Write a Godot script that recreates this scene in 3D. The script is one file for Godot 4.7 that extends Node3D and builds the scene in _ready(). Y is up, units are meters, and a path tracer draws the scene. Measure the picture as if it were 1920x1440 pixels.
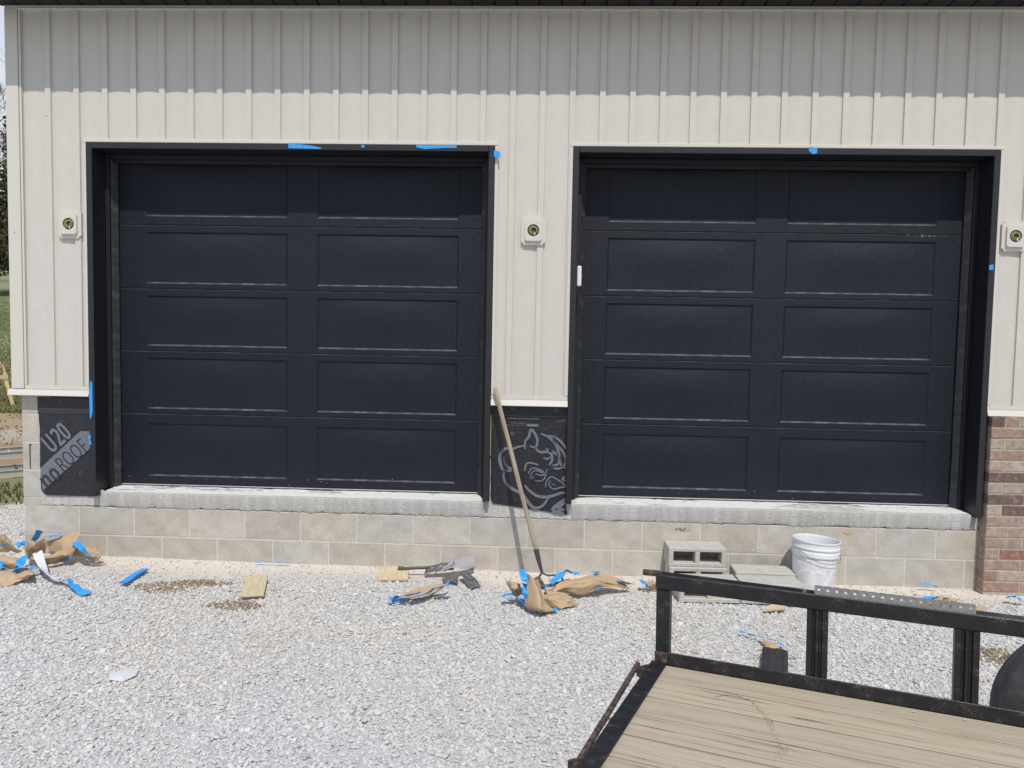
extends Node3D

# ---------- mesh accumulator ----------
class Mb:
	var v := PackedVector3Array()
	var n := PackedVector3Array()
	var uv := PackedVector2Array()
	var col := PackedColorArray()
	var tint := Color(1, 1, 1)
	var xf := Transform3D()
	func vert(p: Vector3, nn: Vector3, t := Vector2.ZERO) -> void:
		v.append(xf * p)
		n.append((xf.basis * nn).normalized())
		uv.append(t)
		col.append(tint)
	func tri(a: Vector3, b: Vector3, c: Vector3) -> void: # counter-clockwise seen from outside
		var nn := (b - a).cross(c - a).normalized()
		vert(a, nn, Vector2(a.x, a.y))
		vert(c, nn, Vector2(c.x, c.y))
		vert(b, nn, Vector2(b.x, b.y))
	func quad(a: Vector3, b: Vector3, c: Vector3, d: Vector3) -> void:
		tri(a, b, c)
		tri(a, c, d)
	func face(p: Array, out: Vector3) -> void: # convex polygon turned to face out
		var nn: Vector3 = (p[1] - p[0]).cross(p[2] - p[0])
		for i in range(1, p.size() - 1):
			if nn.dot(out) >= 0.0:
				tri(p[0], p[i], p[i + 1])
			else:
				tri(p[0], p[i + 1], p[i])
	func box(lo: Vector3, hi: Vector3, b := 0.0) -> void:
		var c := (lo + hi) * 0.5
		var h := (hi - lo) * 0.5
		b = minf(b, minf(h.x, minf(h.y, h.z)) * 0.9)
		var P := func(s: Vector3, ax: int) -> Vector3:
			var r := h - Vector3(b, b, b)
			r[ax] = h[ax]
			return c + Vector3(s.x * r.x, s.y * r.y, s.z * r.z)
		for ax in 3:
			var a1 := (ax + 1) % 3
			var a2 := (ax + 2) % 3
			for s in [-1.0, 1.0]:
				var q := []
				for k in [[-1.0, -1.0], [1.0, -1.0], [1.0, 1.0], [-1.0, 1.0]]:
					var sg := Vector3.ZERO
					sg[ax] = s
					sg[a1] = k[0]
					sg[a2] = k[1]
					q.append(P.call(sg, ax))
				var o := Vector3.ZERO
				o[ax] = s
				face(q, o)
			if b > 0.0:
				for s1 in [-1.0, 1.0]:
					for s2 in [-1.0, 1.0]:
						var q := []
						for k in [[-1.0, a1], [1.0, a1], [1.0, a2], [-1.0, a2]]:
							var sg := Vector3.ZERO
							sg[ax] = k[0]
							sg[a1] = s1
							sg[a2] = s2
							q.append(P.call(sg, k[1]))
						var o := Vector3.ZERO
						o[a1] = s1
						o[a2] = s2
						face(q, o)
		if b > 0.0:
			for sx in [-1.0, 1.0]:
				for sy in [-1.0, 1.0]:
					for sz in [-1.0, 1.0]:
						var sg := Vector3(sx, sy, sz)
						face([P.call(sg, 0), P.call(sg, 1), P.call(sg, 2)], sg)
	func grid(rows: Array, flip := false, us := 1.0, vs := 1.0) -> void: # smooth sheet from rows of points
		var nr := rows.size()
		var nc: int = rows[0].size()
		var nn := []
		for i in nr:
			var line := []
			for j in nc:
				var du: Vector3 = rows[i][mini(j + 1, nc - 1)] - rows[i][maxi(j - 1, 0)]
				var dv: Vector3 = rows[mini(i + 1, nr - 1)][j] - rows[maxi(i - 1, 0)][j]
				var m := du.cross(dv).normalized()
				line.append(-m if flip else m)
			nn.append(line)
		for i in nr - 1:
			for j in nc - 1:
				var k := [[i, j], [i, j + 1], [i + 1, j + 1], [i, j], [i + 1, j + 1], [i + 1, j]]
				if not flip:
					k = [[i, j], [i + 1, j + 1], [i, j + 1], [i, j], [i + 1, j], [i + 1, j + 1]]
				for e in k:
					vert(rows[e[0]][e[1]], nn[e[0]][e[1]], Vector2(us * e[1] / (nc - 1.0), vs * e[0] / (nr - 1.0)))
	func tube(pts: Array, radii: Array, seg := 8, caps := true) -> void:
		var rows := []
		var np := pts.size()
		var side := Vector3.ZERO
		for i in np:
			var t: Vector3 = (pts[mini(i + 1, np - 1)] - pts[maxi(i - 1, 0)]).normalized()
			if side == Vector3.ZERO:
				side = t.cross(Vector3.UP if absf(t.y) < 0.9 else Vector3.RIGHT).normalized()
			side = (side - t * side.dot(t)).normalized()
			var up := side.cross(t)
			var line := []
			var r: float = radii[mini(i, radii.size() - 1)]
			for k in seg + 1:
				var a := TAU * k / seg
				line.append(pts[i] + (side * cos(a) + up * sin(a)) * r)
			rows.append(line)
		var nr := rows.size()
		for i in nr - 1:
			for k in seg:
				for e in [[i, k], [i, k + 1], [i + 1, k + 1], [i, k], [i + 1, k + 1], [i + 1, k]]:
					var p: Vector3 = rows[e[0]][e[1]]
					vert(p, (p - pts[e[0]]).normalized(), Vector2(float(e[1]) / seg, float(e[0])))
		if caps:
			var o: Vector3 = pts[0] - pts[1]
			face(rows[0].slice(0, seg), o)
			face(rows[nr - 1].slice(0, seg), -o)
	func lathe(prof: Array, seg := 24) -> void: # profile of Vector2(radius, height), outside to the right going up
		for i in prof.size() - 1:
			var a: Vector2 = prof[i]
			var b: Vector2 = prof[i + 1]
			var d := (b - a).normalized()
			var nr := Vector2(d.y, -d.x)
			for k in seg:
				var q := []
				var qn := []
				for e in [[a, k], [a, k + 1], [b, k + 1], [b, k]]:
					var an: float = TAU * e[1] / seg
					q.append(Vector3(e[0].x * cos(an), e[0].y, -e[0].x * sin(an)))
					qn.append(Vector3(nr.x * cos(an), nr.y, -nr.x * sin(an)))
				for e in [0, 2, 1, 0, 3, 2]:
					vert(q[e], qn[e], Vector2(float(k) / seg, q[e].y))
	func prism(poly: PackedVector2Array, z0: float, z1: float) -> void: # outline in x, y pushed along z
		var idx := Geometry2D.triangulate_polygon(poly)
		for i in range(0, idx.size(), 3):
			var a := poly[idx[i]]
			var b := poly[idx[i + 1]]
			var c := poly[idx[i + 2]]
			face([Vector3(a.x, a.y, z1), Vector3(b.x, b.y, z1), Vector3(c.x, c.y, z1)], Vector3(0, 0, 1))
			face([Vector3(a.x, a.y, z0), Vector3(b.x, b.y, z0), Vector3(c.x, c.y, z0)], Vector3(0, 0, -1))
		var cw := Geometry2D.is_polygon_clockwise(poly)
		for i in poly.size():
			var a := poly[i]
			var b := poly[(i + 1) % poly.size()]
			var o := Vector3(b.y - a.y, a.x - b.x, 0)
			face([Vector3(a.x, a.y, z0), Vector3(b.x, b.y, z0), Vector3(b.x, b.y, z1), Vector3(a.x, a.y, z1)], -o if cw else o)
	func surface(m: ArrayMesh, mat: Material) -> void:
		if v.is_empty():
			return
		var a := []
		a.resize(Mesh.ARRAY_MAX)
		a[Mesh.ARRAY_VERTEX] = v
		a[Mesh.ARRAY_NORMAL] = n
		a[Mesh.ARRAY_TEX_UV] = uv
		a[Mesh.ARRAY_COLOR] = col
		m.add_surface_from_arrays(Mesh.PRIMITIVE_TRIANGLES, a)
		m.surface_set_material(m.get_surface_count() - 1, mat)
	func mesh(mat: Material) -> ArrayMesh:
		var m := ArrayMesh.new()
		surface(m, mat)
		return m

# ---------- nodes ----------
var used := {}
func numbered(called: String) -> String:
	if not used.has(called):
		used[called] = 0
		return called
	used[called] += 1
	return "%s_%03d" % [called, used[called]]

func tag(o: Node, label: String, category: String, group := "") -> void:
	o.set_meta("label", label)
	o.set_meta("category", category)
	if group:
		o.set_meta("group", group)

func thing(called: String, label: String, category: String, at := Vector3.ZERO, group := "") -> Node3D:
	var o := Node3D.new()
	o.name = numbered(called)
	add_child(o)
	o.position = at
	tag(o, label, category, group)
	return o

func put(called: String, m: Mesh, parent: Node, label := "") -> MeshInstance3D:
	var o := MeshInstance3D.new()
	o.mesh = m
	var k: String = called
	var i := 0
	while parent.has_node(NodePath(k)):
		i += 1
		k = "%s_%03d" % [called, i]
	o.name = k
	parent.add_child(o, true)
	if label:
		o.set_meta("label", label)
	return o

func solo(called: String, m: Mesh, label: String, category: String, group := "") -> MeshInstance3D:
	var o := MeshInstance3D.new()
	o.mesh = m
	o.name = numbered(called)
	add_child(o)
	tag(o, label, category, group)
	return o

# ---------- materials ----------
func lin(r: float, g: float, b: float) -> Color:
	return Color(r, g, b).linear_to_srgb()

func noise(sd: int, freq: float, type := FastNoiseLite.TYPE_SIMPLEX_SMOOTH, oct := 4) -> FastNoiseLite:
	var f := FastNoiseLite.new()
	f.seed = sd
	f.frequency = freq
	f.noise_type = type
	f.fractal_octaves = oct
	if oct == 1:
		f.fractal_type = FastNoiseLite.FRACTAL_NONE
	return f

func ramp(stops: Array) -> Gradient: # [offset, linear colour]
	var g := Gradient.new()
	var o := PackedFloat32Array()
	var c := PackedColorArray()
	for s in stops:
		o.append(s[0])
		c.append(lin(s[1][0], s[1][1], s[1][2]))
	g.offsets = o
	g.colors = c
	return g

func blend_tex(size: int, layers: Array, stops: Array) -> ImageTexture: # layers: [noise, weight, stretch_x, stretch_y]; summed then coloured
	var g := ramp(stops)
	var lut := PackedByteArray()
	for i in 256:
		var c := g.sample(i / 255.0)
		lut.append_array([c.r8, c.g8, c.b8])
	var acc := PackedFloat32Array()
	acc.resize(size * size)
	for l in layers:
		var w: int = size / (l[2] if l.size() > 2 else 1)
		var h: int = size / (l[3] if l.size() > 3 else 1)
		var im: Image = l[0].get_seamless_image(w, h)
		if w != size or h != size:
			im.resize(size, size, Image.INTERPOLATE_CUBIC)
		var d := im.get_data()
		var wt: float = l[1] / 255.0
		for i in size * size:
			acc[i] += d[i] * wt
	var out := PackedByteArray()
	out.resize(size * size * 3)
	for i in size * size:
		var k := clampi(int(acc[i] * 255.0), 0, 255) * 3
		out[i * 3] = lut[k]
		out[i * 3 + 1] = lut[k + 1]
		out[i * 3 + 2] = lut[k + 2]
	return ImageTexture.create_from_image(Image.create_from_data(size, size, false, Image.FORMAT_RGB8, out))

func bump(sd: int, freq: float, strength: float, size := 256, type := FastNoiseLite.TYPE_SIMPLEX_SMOOTH) -> ImageTexture:
	var im: Image = noise(sd, freq, type).get_seamless_image(size, size)
	im.bump_map_to_normal_map(strength)
	return ImageTexture.create_from_image(im)

func mat(c: Color, rough := 0.7, metal := 0.0) -> StandardMaterial3D:
	var m := StandardMaterial3D.new()
	m.albedo_color = c
	m.roughness = rough
	m.metallic = metal
	m.vertex_color_use_as_albedo = true
	return m

func tri_mat(tex: Texture2D, scale: Vector3, rough := 0.85, nrm: Texture2D = null, ns := 1.0, world := true) -> StandardMaterial3D:
	var m := mat(Color.WHITE, rough)
	m.albedo_texture = tex
	m.uv1_triplanar = true
	m.uv1_world_triplanar = world
	m.uv1_scale = scale
	if nrm:
		m.normal_enabled = true
		m.normal_texture = nrm
		m.normal_scale = ns
	return m

var rng := RandomNumberGenerator.new()
var M := {}
const SUN := Vector3(-0.17, -1.6, -1.0)

func make_materials() -> void:
	var fine := bump(3, 0.09, 3.0)
	var grainy := bump(5, 0.25, 4.0)
	M.siding = tri_mat(blend_tex(256, [[noise(11, 0.02), 0.6], [noise(12, 0.3), 0.4]], [[0.0, [0.54, 0.505, 0.46]], [0.5, [0.565, 0.53, 0.485]], [1.0, [0.59, 0.555, 0.51]]]), Vector3(1.4, 0.5, 1.4), 0.55, bump(14, 0.05, 2.0), 0.12)
	M.trim = mat(lin(0.595, 0.562, 0.51), 0.5)
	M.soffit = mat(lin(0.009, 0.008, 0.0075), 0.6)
	M.roof = mat(lin(0.06, 0.055, 0.05), 0.9)
	# black door paint with a fine embossed skin, chalk dust in streaks on the ledges
	M.door = tri_mat(blend_tex(256, [[noise(21, 0.012), 0.45], [noise(22, 0.35), 0.55]], [[0.0, [0.005, 0.0072, 0.0155]], [0.5, [0.0062, 0.0088, 0.0188]], [1.0, [0.0082, 0.0113, 0.0225]]]), Vector3(3, 3, 3), 0.47, bump(23, 0.22, 5.0), 0.5)
	M.door.metallic_specular = 0.4
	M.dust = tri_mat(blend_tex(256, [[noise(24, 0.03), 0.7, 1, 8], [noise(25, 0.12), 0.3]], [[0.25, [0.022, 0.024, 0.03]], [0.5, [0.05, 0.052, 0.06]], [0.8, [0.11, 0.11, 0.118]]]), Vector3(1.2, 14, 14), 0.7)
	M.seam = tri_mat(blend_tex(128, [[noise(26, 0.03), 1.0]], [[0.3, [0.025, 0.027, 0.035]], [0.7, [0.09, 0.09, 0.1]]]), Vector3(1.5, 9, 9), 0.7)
	M.frame = tri_mat(blend_tex(256, [[noise(27, 0.015), 0.6], [noise(28, 0.3), 0.4]], [[0.0, [0.011, 0.012, 0.017]], [0.6, [0.014, 0.0155, 0.021]], [1.0, [0.02, 0.0215, 0.028]]]), Vector3(2, 2, 2), 0.42, fine, 0.1)
	M.stop = tri_mat(blend_tex(256, [[noise(29, 0.04), 0.6, 4, 1], [noise(30, 0.2), 0.4]], [[0.2, [0.014, 0.015, 0.019]], [0.6, [0.03, 0.031, 0.035]], [0.9, [0.09, 0.09, 0.09]]]), Vector3(5, 1.6, 5), 0.6)
	M.tread = mat(lin(0.022, 0.022, 0.022), 0.75)
	M.seal = mat(lin(0.006, 0.0065, 0.009), 0.6)
	M.alum = mat(lin(0.5, 0.49, 0.45), 0.5, 0.35)
	M.rubber = tri_mat(blend_tex(128, [[noise(31, 0.05), 1.0]], [[0.2, [0.032, 0.032, 0.032]], [0.8, [0.085, 0.082, 0.08]]]), Vector3(2, 2, 2), 0.8, grainy, 0.3)
	# masonry
	var cb := bump(34, 0.2, 6.0)
	M.blocks = []
	for i in 4:
		var k: float = [0.95, 1.0, 1.06, 0.98][i]
		var w: float = [1.0, 0.975, 1.005, 1.03][i]
		M.blocks.append(tri_mat(blend_tex(256, [[noise(35 + i, 0.01), 0.45], [noise(40 + i, 0.1), 0.3], [noise(44 + i, 0.45), 0.25]], [[0.15, [0.385 * k * w, 0.355 * k, 0.31 * k / w]], [0.45, [0.455 * k * w, 0.425 * k, 0.378 * k / w]], [0.62, [0.5 * k * w, 0.47 * k, 0.422 * k / w]], [0.9, [0.58 * k, 0.555 * k, 0.51 * k]]]), Vector3(1.9, 1.9, 1.9), 0.95, cb, 0.22))
	M.loose = tri_mat(blend_tex(256, [[noise(48, 0.02), 0.4], [noise(49, 0.15), 0.35], [noise(50, 0.5), 0.25]], [[0.15, [0.44, 0.415, 0.37]], [0.5, [0.53, 0.505, 0.455]], [0.9, [0.6, 0.575, 0.525]]]), Vector3(2.6, 2.6, 2.6), 0.95, cb, 0.6, false)
	M.mortar = tri_mat(blend_tex(256, [[noise(51, 0.03), 0.5], [noise(52, 0.3), 0.5]], [[0.2, [0.52, 0.49, 0.44]], [0.8, [0.68, 0.65, 0.6]]]), Vector3(3, 3, 3), 0.95, grainy, 0.6)
	M.slab = tri_mat(blend_tex(512, [[noise(53, 0.03), 0.5, 1, 8], [noise(54, 0.06), 0.3], [noise(55, 0.4), 0.2]], [[0.2, [0.4, 0.39, 0.365]], [0.45, [0.45, 0.44, 0.415]], [0.6, [0.5, 0.49, 0.47]], [0.8, [0.62, 0.615, 0.6]]]), Vector3(0.9, 0.9, 0.9), 0.9, cb, 0.12)
	M.brick_mortar = tri_mat(blend_tex(128, [[noise(58, 0.1), 1.0]], [[0.2, [0.36, 0.315, 0.265]], [0.8, [0.5, 0.45, 0.39]]]), Vector3(4, 4, 4), 0.95, grainy, 0.6)
	M.bricks = []
	var bc := [[0.42, 0.32, 0.25], [0.37, 0.275, 0.215], [0.32, 0.165, 0.12], [0.45, 0.37, 0.3], [0.18, 0.12, 0.1], [0.37, 0.25, 0.19]]
	for i in 6:
		var b: Array = bc[i]
		M.bricks.append(tri_mat(blend_tex(128, [[noise(60 + i, 0.03), 0.5], [noise(70 + i, 0.2), 0.5]], [[0.25, [b[0] * 0.7, b[1] * 0.68, b[2] * 0.66]], [0.5, b], [0.68, [b[0] * 1.1, b[1] * 1.12, b[2] * 1.12]], [0.8, [0.56, 0.51, 0.47]]]), Vector3(4.3, 4.3, 4.3), 0.92, cb, 0.7))
	# roofing underlay, paper, tape
	M.membrane = tri_mat(blend_tex(256, [[noise(80, 0.02), 0.6], [noise(81, 0.3), 0.4]], [[0.2, [0.012, 0.013, 0.018]], [0.6, [0.018, 0.019, 0.025]], [0.9, [0.032, 0.033, 0.04]]]), Vector3(3, 3, 3), 0.45, bump(82, 0.03, 6.0), 0.35)
	M.print = tri_mat(blend_tex(128, [[noise(83, 0.1), 1.0]], [[0.2, [0.125, 0.13, 0.17]], [0.8, [0.175, 0.18, 0.225]]]), Vector3(5, 5, 5), 0.6)
	M.print_dark = mat(lin(0.03, 0.031, 0.038), 0.6)
	M.paper = tri_mat(blend_tex(256, [[noise(84, 0.02), 0.5], [noise(85, 0.3), 0.5]], [[0.2, [0.42, 0.295, 0.165]], [0.5, [0.48, 0.345, 0.205]], [0.8, [0.54, 0.405, 0.26]]]), Vector3(3, 3, 3), 0.8, bump(86, 0.02, 4.0), 0.35)
	M.paper.backlight_enabled = true
	M.paper.backlight = lin(0.08, 0.05, 0.03)
	M.tape = tri_mat(blend_tex(128, [[noise(87, 0.06), 1.0]], [[0.2, [0.02, 0.27, 0.7]], [0.8, [0.04, 0.36, 0.85]]]), Vector3(6, 6, 6), 0.55, bump(88, 0.08, 4.0), 0.3)
	M.tape_back = tri_mat(blend_tex(128, [[noise(89, 0.06), 1.0]], [[0.2, [0.62, 0.63, 0.7]], [0.8, [0.76, 0.77, 0.82]]]), Vector3(6, 6, 6), 0.7)
	# trailer
	M.steel = tri_mat(blend_tex(512, [[noise(90, 0.012), 0.4], [noise(91, 0.08), 0.35], [noise(92, 0.4), 0.25]], [[0.3, [0.008, 0.008, 0.0095]], [0.58, [0.013, 0.013, 0.0145]], [0.67, [0.035, 0.034, 0.034]], [0.73, [0.075, 0.06, 0.05]], [0.85, [0.17, 0.16, 0.15]]]), Vector3(2.2, 2.2, 2.2), 0.45, grainy, 0.12, false)
	M.rust = tri_mat(blend_tex(256, [[noise(93, 0.03), 0.6], [noise(94, 0.2), 0.4]], [[0.25, [0.022, 0.017, 0.015]], [0.5, [0.065, 0.04, 0.03]], [0.65, [0.13, 0.085, 0.065]], [0.85, [0.23, 0.19, 0.165]]]), Vector3(4, 4, 4), 0.85, grainy, 0.6, false)
	M.galv = tri_mat(blend_tex(256, [[noise(95, 0.05, FastNoiseLite.TYPE_CELLULAR), 0.5], [noise(96, 0.2), 0.5]], [[0.2, [0.12, 0.12, 0.12]], [0.6, [0.19, 0.19, 0.186]], [0.9, [0.26, 0.26, 0.255]]]), Vector3(6, 6, 6), 0.5, null, 1.0, false)
	M.galv.metallic = 0.25
	M.planks = []
	for i in 3:
		M.planks.append(tri_mat(blend_tex(1024, [[noise(100 + i, 0.012, FastNoiseLite.TYPE_SIMPLEX_SMOOTH, 5), 0.25, 16, 1], [noise(104 + i, 0.024, FastNoiseLite.TYPE_SIMPLEX_SMOOTH, 3), 0.42, 16, 1], [noise(108 + i, 0.006), 0.2], [noise(128 + i, 0.12), 0.13]], [[0.24, [0.12, 0.088, 0.058]], [0.3, [0.29, 0.232, 0.158]], [0.37, [0.38, 0.312, 0.215]], [0.5, [0.43, 0.36, 0.255]], [0.8, [0.48, 0.41, 0.3]]]), Vector3(0.6, 3.4, 3.4), 0.85, null, 1.0, false))
	M.handle = tri_mat(blend_tex(256, [[noise(112, 0.03), 0.5, 1, 8], [noise(113, 0.2), 0.5]], [[0.25, [0.16, 0.12, 0.08]], [0.45, [0.33, 0.27, 0.19]], [0.7, [0.42, 0.35, 0.26]]]), Vector3(8, 2, 8), 0.8, null, 1.0, false)
	M.ferrule = mat(lin(0.045, 0.047, 0.05), 0.5)
	M.iron = mat(lin(0.07, 0.07, 0.068), 0.55)
	M.bucket = tri_mat(blend_tex(256, [[noise(114, 0.02), 0.5], [noise(115, 0.08), 0.5, 3, 1]], [[0.25, [0.6, 0.61, 0.63]], [0.46, [0.66, 0.67, 0.69]], [0.56, [0.78, 0.78, 0.78]], [0.8, [0.84, 0.84, 0.83]]]), Vector3(3, 3, 3), 0.4, null, 1.0, false)
	M.pail = mat(lin(0.74, 0.75, 0.77), 0.35)
	M.white_rock = mat(lin(0.6, 0.6, 0.61), 0.95)
	M.osb = tri_mat(blend_tex(256, [[noise(116, 0.05, FastNoiseLite.TYPE_CELLULAR), 0.4], [noise(117, 0.03), 0.6, 1, 6]], [[0.2, [0.5, 0.4, 0.25]], [0.8, [0.64, 0.54, 0.37]]]), Vector3(4, 4, 4), 0.8, null, 1.0, false)
	M.lumber = tri_mat(blend_tex(256, [[noise(118, 0.02), 0.6, 8, 1], [noise(119, 0.1), 0.4]], [[0.2, [0.5, 0.36, 0.17]], [0.8, [0.68, 0.53, 0.29]]]), Vector3(2, 2, 2), 0.75, null, 1.0, false)
	M.white = mat(lin(0.75, 0.76, 0.78), 0.4)
	M.brass = mat(lin(0.26, 0.24, 0.08), 0.5)
	M.hollow = mat(lin(0.09, 0.075, 0.05), 0.8)
	M.scrap = tri_mat(blend_tex(128, [[noise(120, 0.06), 1.0]], [[0.2, [0.05, 0.05, 0.053]], [0.8, [0.2, 0.2, 0.205]]]), Vector3(4, 4, 4), 0.4)
	M.scrap_light = mat(lin(0.33, 0.33, 0.345), 0.4)
	M.bark = tri_mat(blend_tex(128, [[noise(121, 0.06), 1.0]], [[0.2, [0.035, 0.028, 0.022]], [0.8, [0.1, 0.085, 0.07]]]), Vector3(2, 0.5, 2), 0.95)
	M.grey_bark = mat(lin(0.11, 0.095, 0.085), 0.95)
	M.leaf = mat(Color.WHITE, 0.75)
	M.leaf.backlight_enabled = true
	M.leaf.backlight = lin(0.02, 0.025, 0.008)
	M.stone = tri_mat(blend_tex(128, [[noise(122, 0.08), 1.0]], [[0.2, [0.8, 0.8, 0.8]], [0.8, [1.0, 1.0, 1.0]]]), Vector3(22, 22, 22), 0.9)
	M.chip = mat(Color.WHITE, 0.95)
	var ct := blend_tex(512, [[noise(123, 0.09, FastNoiseLite.TYPE_CELLULAR, 2), 0.6], [noise(124, 0.02), 0.2], [noise(125, 0.4), 0.2]], [[0.15, [0.7, 0.7, 0.7]], [0.4, [0.95, 0.95, 0.95]], [0.9, [1.0, 1.0, 1.0]]])
	M.ground = tri_mat(ct, Vector3(1.3, 1.3, 1.3), 0.95, bump(126, 0.12, 8.0, 512), 0.4)

func _ready() -> void:
	rng.seed = 7
	# ---------- camera, sky, sun, exposure ----------
	var cam := Camera3D.new()
	cam.name = "camera"
	cam.fov = rad_to_deg(2.0 * atan(720.0 / 1442.0))
	cam.far = 600.0
	cam.transform = Transform3D(Basis(Vector3.UP, deg_to_rad(2.2414)) * Basis(Vector3.RIGHT, deg_to_rad(-3.3644)) * Basis(Vector3.BACK, deg_to_rad(1.0492)), Vector3(3.5107, 1.644, 5.3522))
	add_child(cam)
	cam.current = true
	var we := WorldEnvironment.new()
	we.name = "world_environment"
	var env := Environment.new()
	env.background_mode = Environment.BG_SKY
	var sky := Sky.new()
	var sm := ProceduralSkyMaterial.new()
	sm.sky_top_color = Color(0.40, 0.58, 0.85)
	sm.sky_horizon_color = Color(0.95, 0.94, 0.90)
	sm.sky_curve = 0.45
	sm.ground_bottom_color = Color(0.45, 0.43, 0.40)
	sm.ground_horizon_color = Color(0.62, 0.62, 0.60)
	sm.sky_energy_multiplier = 1.06
	sky.sky_material = sm
	env.sky = sky
	env.tonemap_mode = Environment.TONE_MAPPER_LINEAR
	env.tonemap_exposure = 1.0
	env.sdfgi_enabled = true
	env.ssao_enabled = true
	env.ssil_enabled = true
	we.environment = env
	add_child(we)
	var sun := DirectionalLight3D.new()
	sun.name = "sun"
	sun.light_energy = 1.08
	sun.light_color = Color(1.0, 0.975, 0.925)
	sun.light_angular_distance = 0.53
	sun.shadow_enabled = true
	sun.look_at_from_position(Vector3.ZERO, SUN, Vector3.UP)
	add_child(sun)

	make_materials()
	build_ground()
	build_building()
	build_trees()
	build_yard()
	build_trailer()
	build_block_stack()
	build_bucket()
	build_rake()
	build_litter()
	build_tape()
	build_gravel()

# ---------- ground ----------
var gn := FastNoiseLite.new()
func gy(x: float, z: float) -> float:
	var y := -0.009 * (clampf(x, -2.0, 8.0) - 1.5) * smoothstep(4.0, -0.5, z)
	y += 0.012 * gn.get_noise_2d(x * 40.0, z * 40.0) * 1.0
	var d := Vector2(maxf(-x - 7.0, 0.0), maxf(-z - 8.0, 0.0)).length()
	var far := maxf(d - 4.0, 0.0)
	return y + far * 0.085 * smoothstep(0.0, 30.0, far) + minf(d, 6.0) * 0.01 * gn.get_noise_2d(x * 9.0, z * 9.0)

func ground_colour(x: float, z: float) -> Color:
	var a := gn.get_noise_2d(x * 22.0 + 300.0, z * 22.0)
	var b := gn.get_noise_2d(x * 110.0, z * 110.0 + 70.0)
	var gravel := Color(0.52, 0.51, 0.49)
	var sand := Color(0.7, 0.635, 0.55)
	var dirt := Color(0.36, 0.215, 0.115)
	var straw := Color(0.36, 0.29, 0.16)
	var grass := Color(0.13, 0.165, 0.05)
	var c := gravel.lerp(sand, clampf(smoothstep(0.45, 0.05, z + a * 0.35) * smoothstep(-1.0, 0.0, x) + smoothstep(0.15, 0.6, b) * 0.35, 0.0, 1.0))
	var back := Vector2(x + 0.2, minf(z, 0.0)).length() # metres out behind the left corner
	if x < 0.0 and z < 0.5:
		c = c.lerp(grass.lerp(straw, 0.4), smoothstep(1.75, 2.1, back + a * 0.3))
		c = c.lerp(dirt, smoothstep(3.6, 4.3, back + a * 0.8))
		c = c.lerp(Color(0.43, 0.37, 0.29), smoothstep(6.6, 7.0, back + b * 0.5) * smoothstep(8.6, 8.0, back + b * 0.5))
		c = c.lerp(straw.lerp(dirt, clampf(0.5 + b, 0.0, 1.0)), smoothstep(8.2, 8.8, back + b * 0.6))
		c = c.lerp(grass.lerp(straw, clampf(0.25 + b * 0.7, 0.0, 0.8)), smoothstep(13.0, 16.0, back + a * 4.0))
	elif z < -9.0 or z > 14.0 or x > 16.0:
		c = grass.lerp(straw, clampf(0.3 + b, 0.0, 0.8))
	return c

func spaced(lo: float, hi: float, a: float, b: float, step: float, growth: float) -> Array: # fine between a and b, growing outside
	var r := []
	var x := a
	while x <= b:
		r.append(x)
		x += step
	var s := step
	while r[-1] < hi:
		s *= growth
		r.append(minf(r[-1] + s, hi))
	s = step
	while r[0] > lo:
		s *= growth
		r.push_front(maxf(r[0] - s, lo))
	return r

func build_ground() -> void:
	gn.seed = 4
	gn.frequency = 0.01
	gn.fractal_octaves = 3
	var xs := spaced(-220.0, 220.0, -6.0, 8.0, 0.12, 1.12)
	var zs := spaced(-220.0, 160.0, -7.0, 4.5, 0.12, 1.12)
	var mb := Mb.new()
	var pts := []
	for z in zs:
		var line := []
		for x in xs:
			line.append(Vector3(x, gy(x, z), z))
		pts.append(line)
	var st := SurfaceTool.new()
	st.begin(Mesh.PRIMITIVE_TRIANGLES)
	for i in zs.size():
		for j in xs.size():
			st.set_color(ground_colour(xs[j], zs[i]))
			st.add_vertex(pts[i][j])
	var w := xs.size()
	for i in zs.size() - 1:
		for j in w - 1:
			var k := i * w + j
			for e in [k, k + 1, k + w + 1, k, k + w + 1, k + w]:
				st.add_index(e)
	st.generate_normals()
	st.set_material(M.ground)
	var o := MeshInstance3D.new()
	o.name = "ground"
	o.mesh = st.commit()
	o.set_meta("kind", "structure")
	o.set_meta("label", "pale crushed stone ground with dusty strip along the wall")
	add_child(o)

func inside_view(p: Vector3, margin: float) -> bool:
	var c: Camera3D = get_node("camera")
	var l := c.global_transform.affine_inverse() * p
	if l.z > -0.3:
		return false
	var t := tan(deg_to_rad(c.fov) / 2.0)
	return absf(l.x / -l.z) < t * 4.0 / 3.0 * margin and absf(l.y / -l.z) < t * margin

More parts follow.
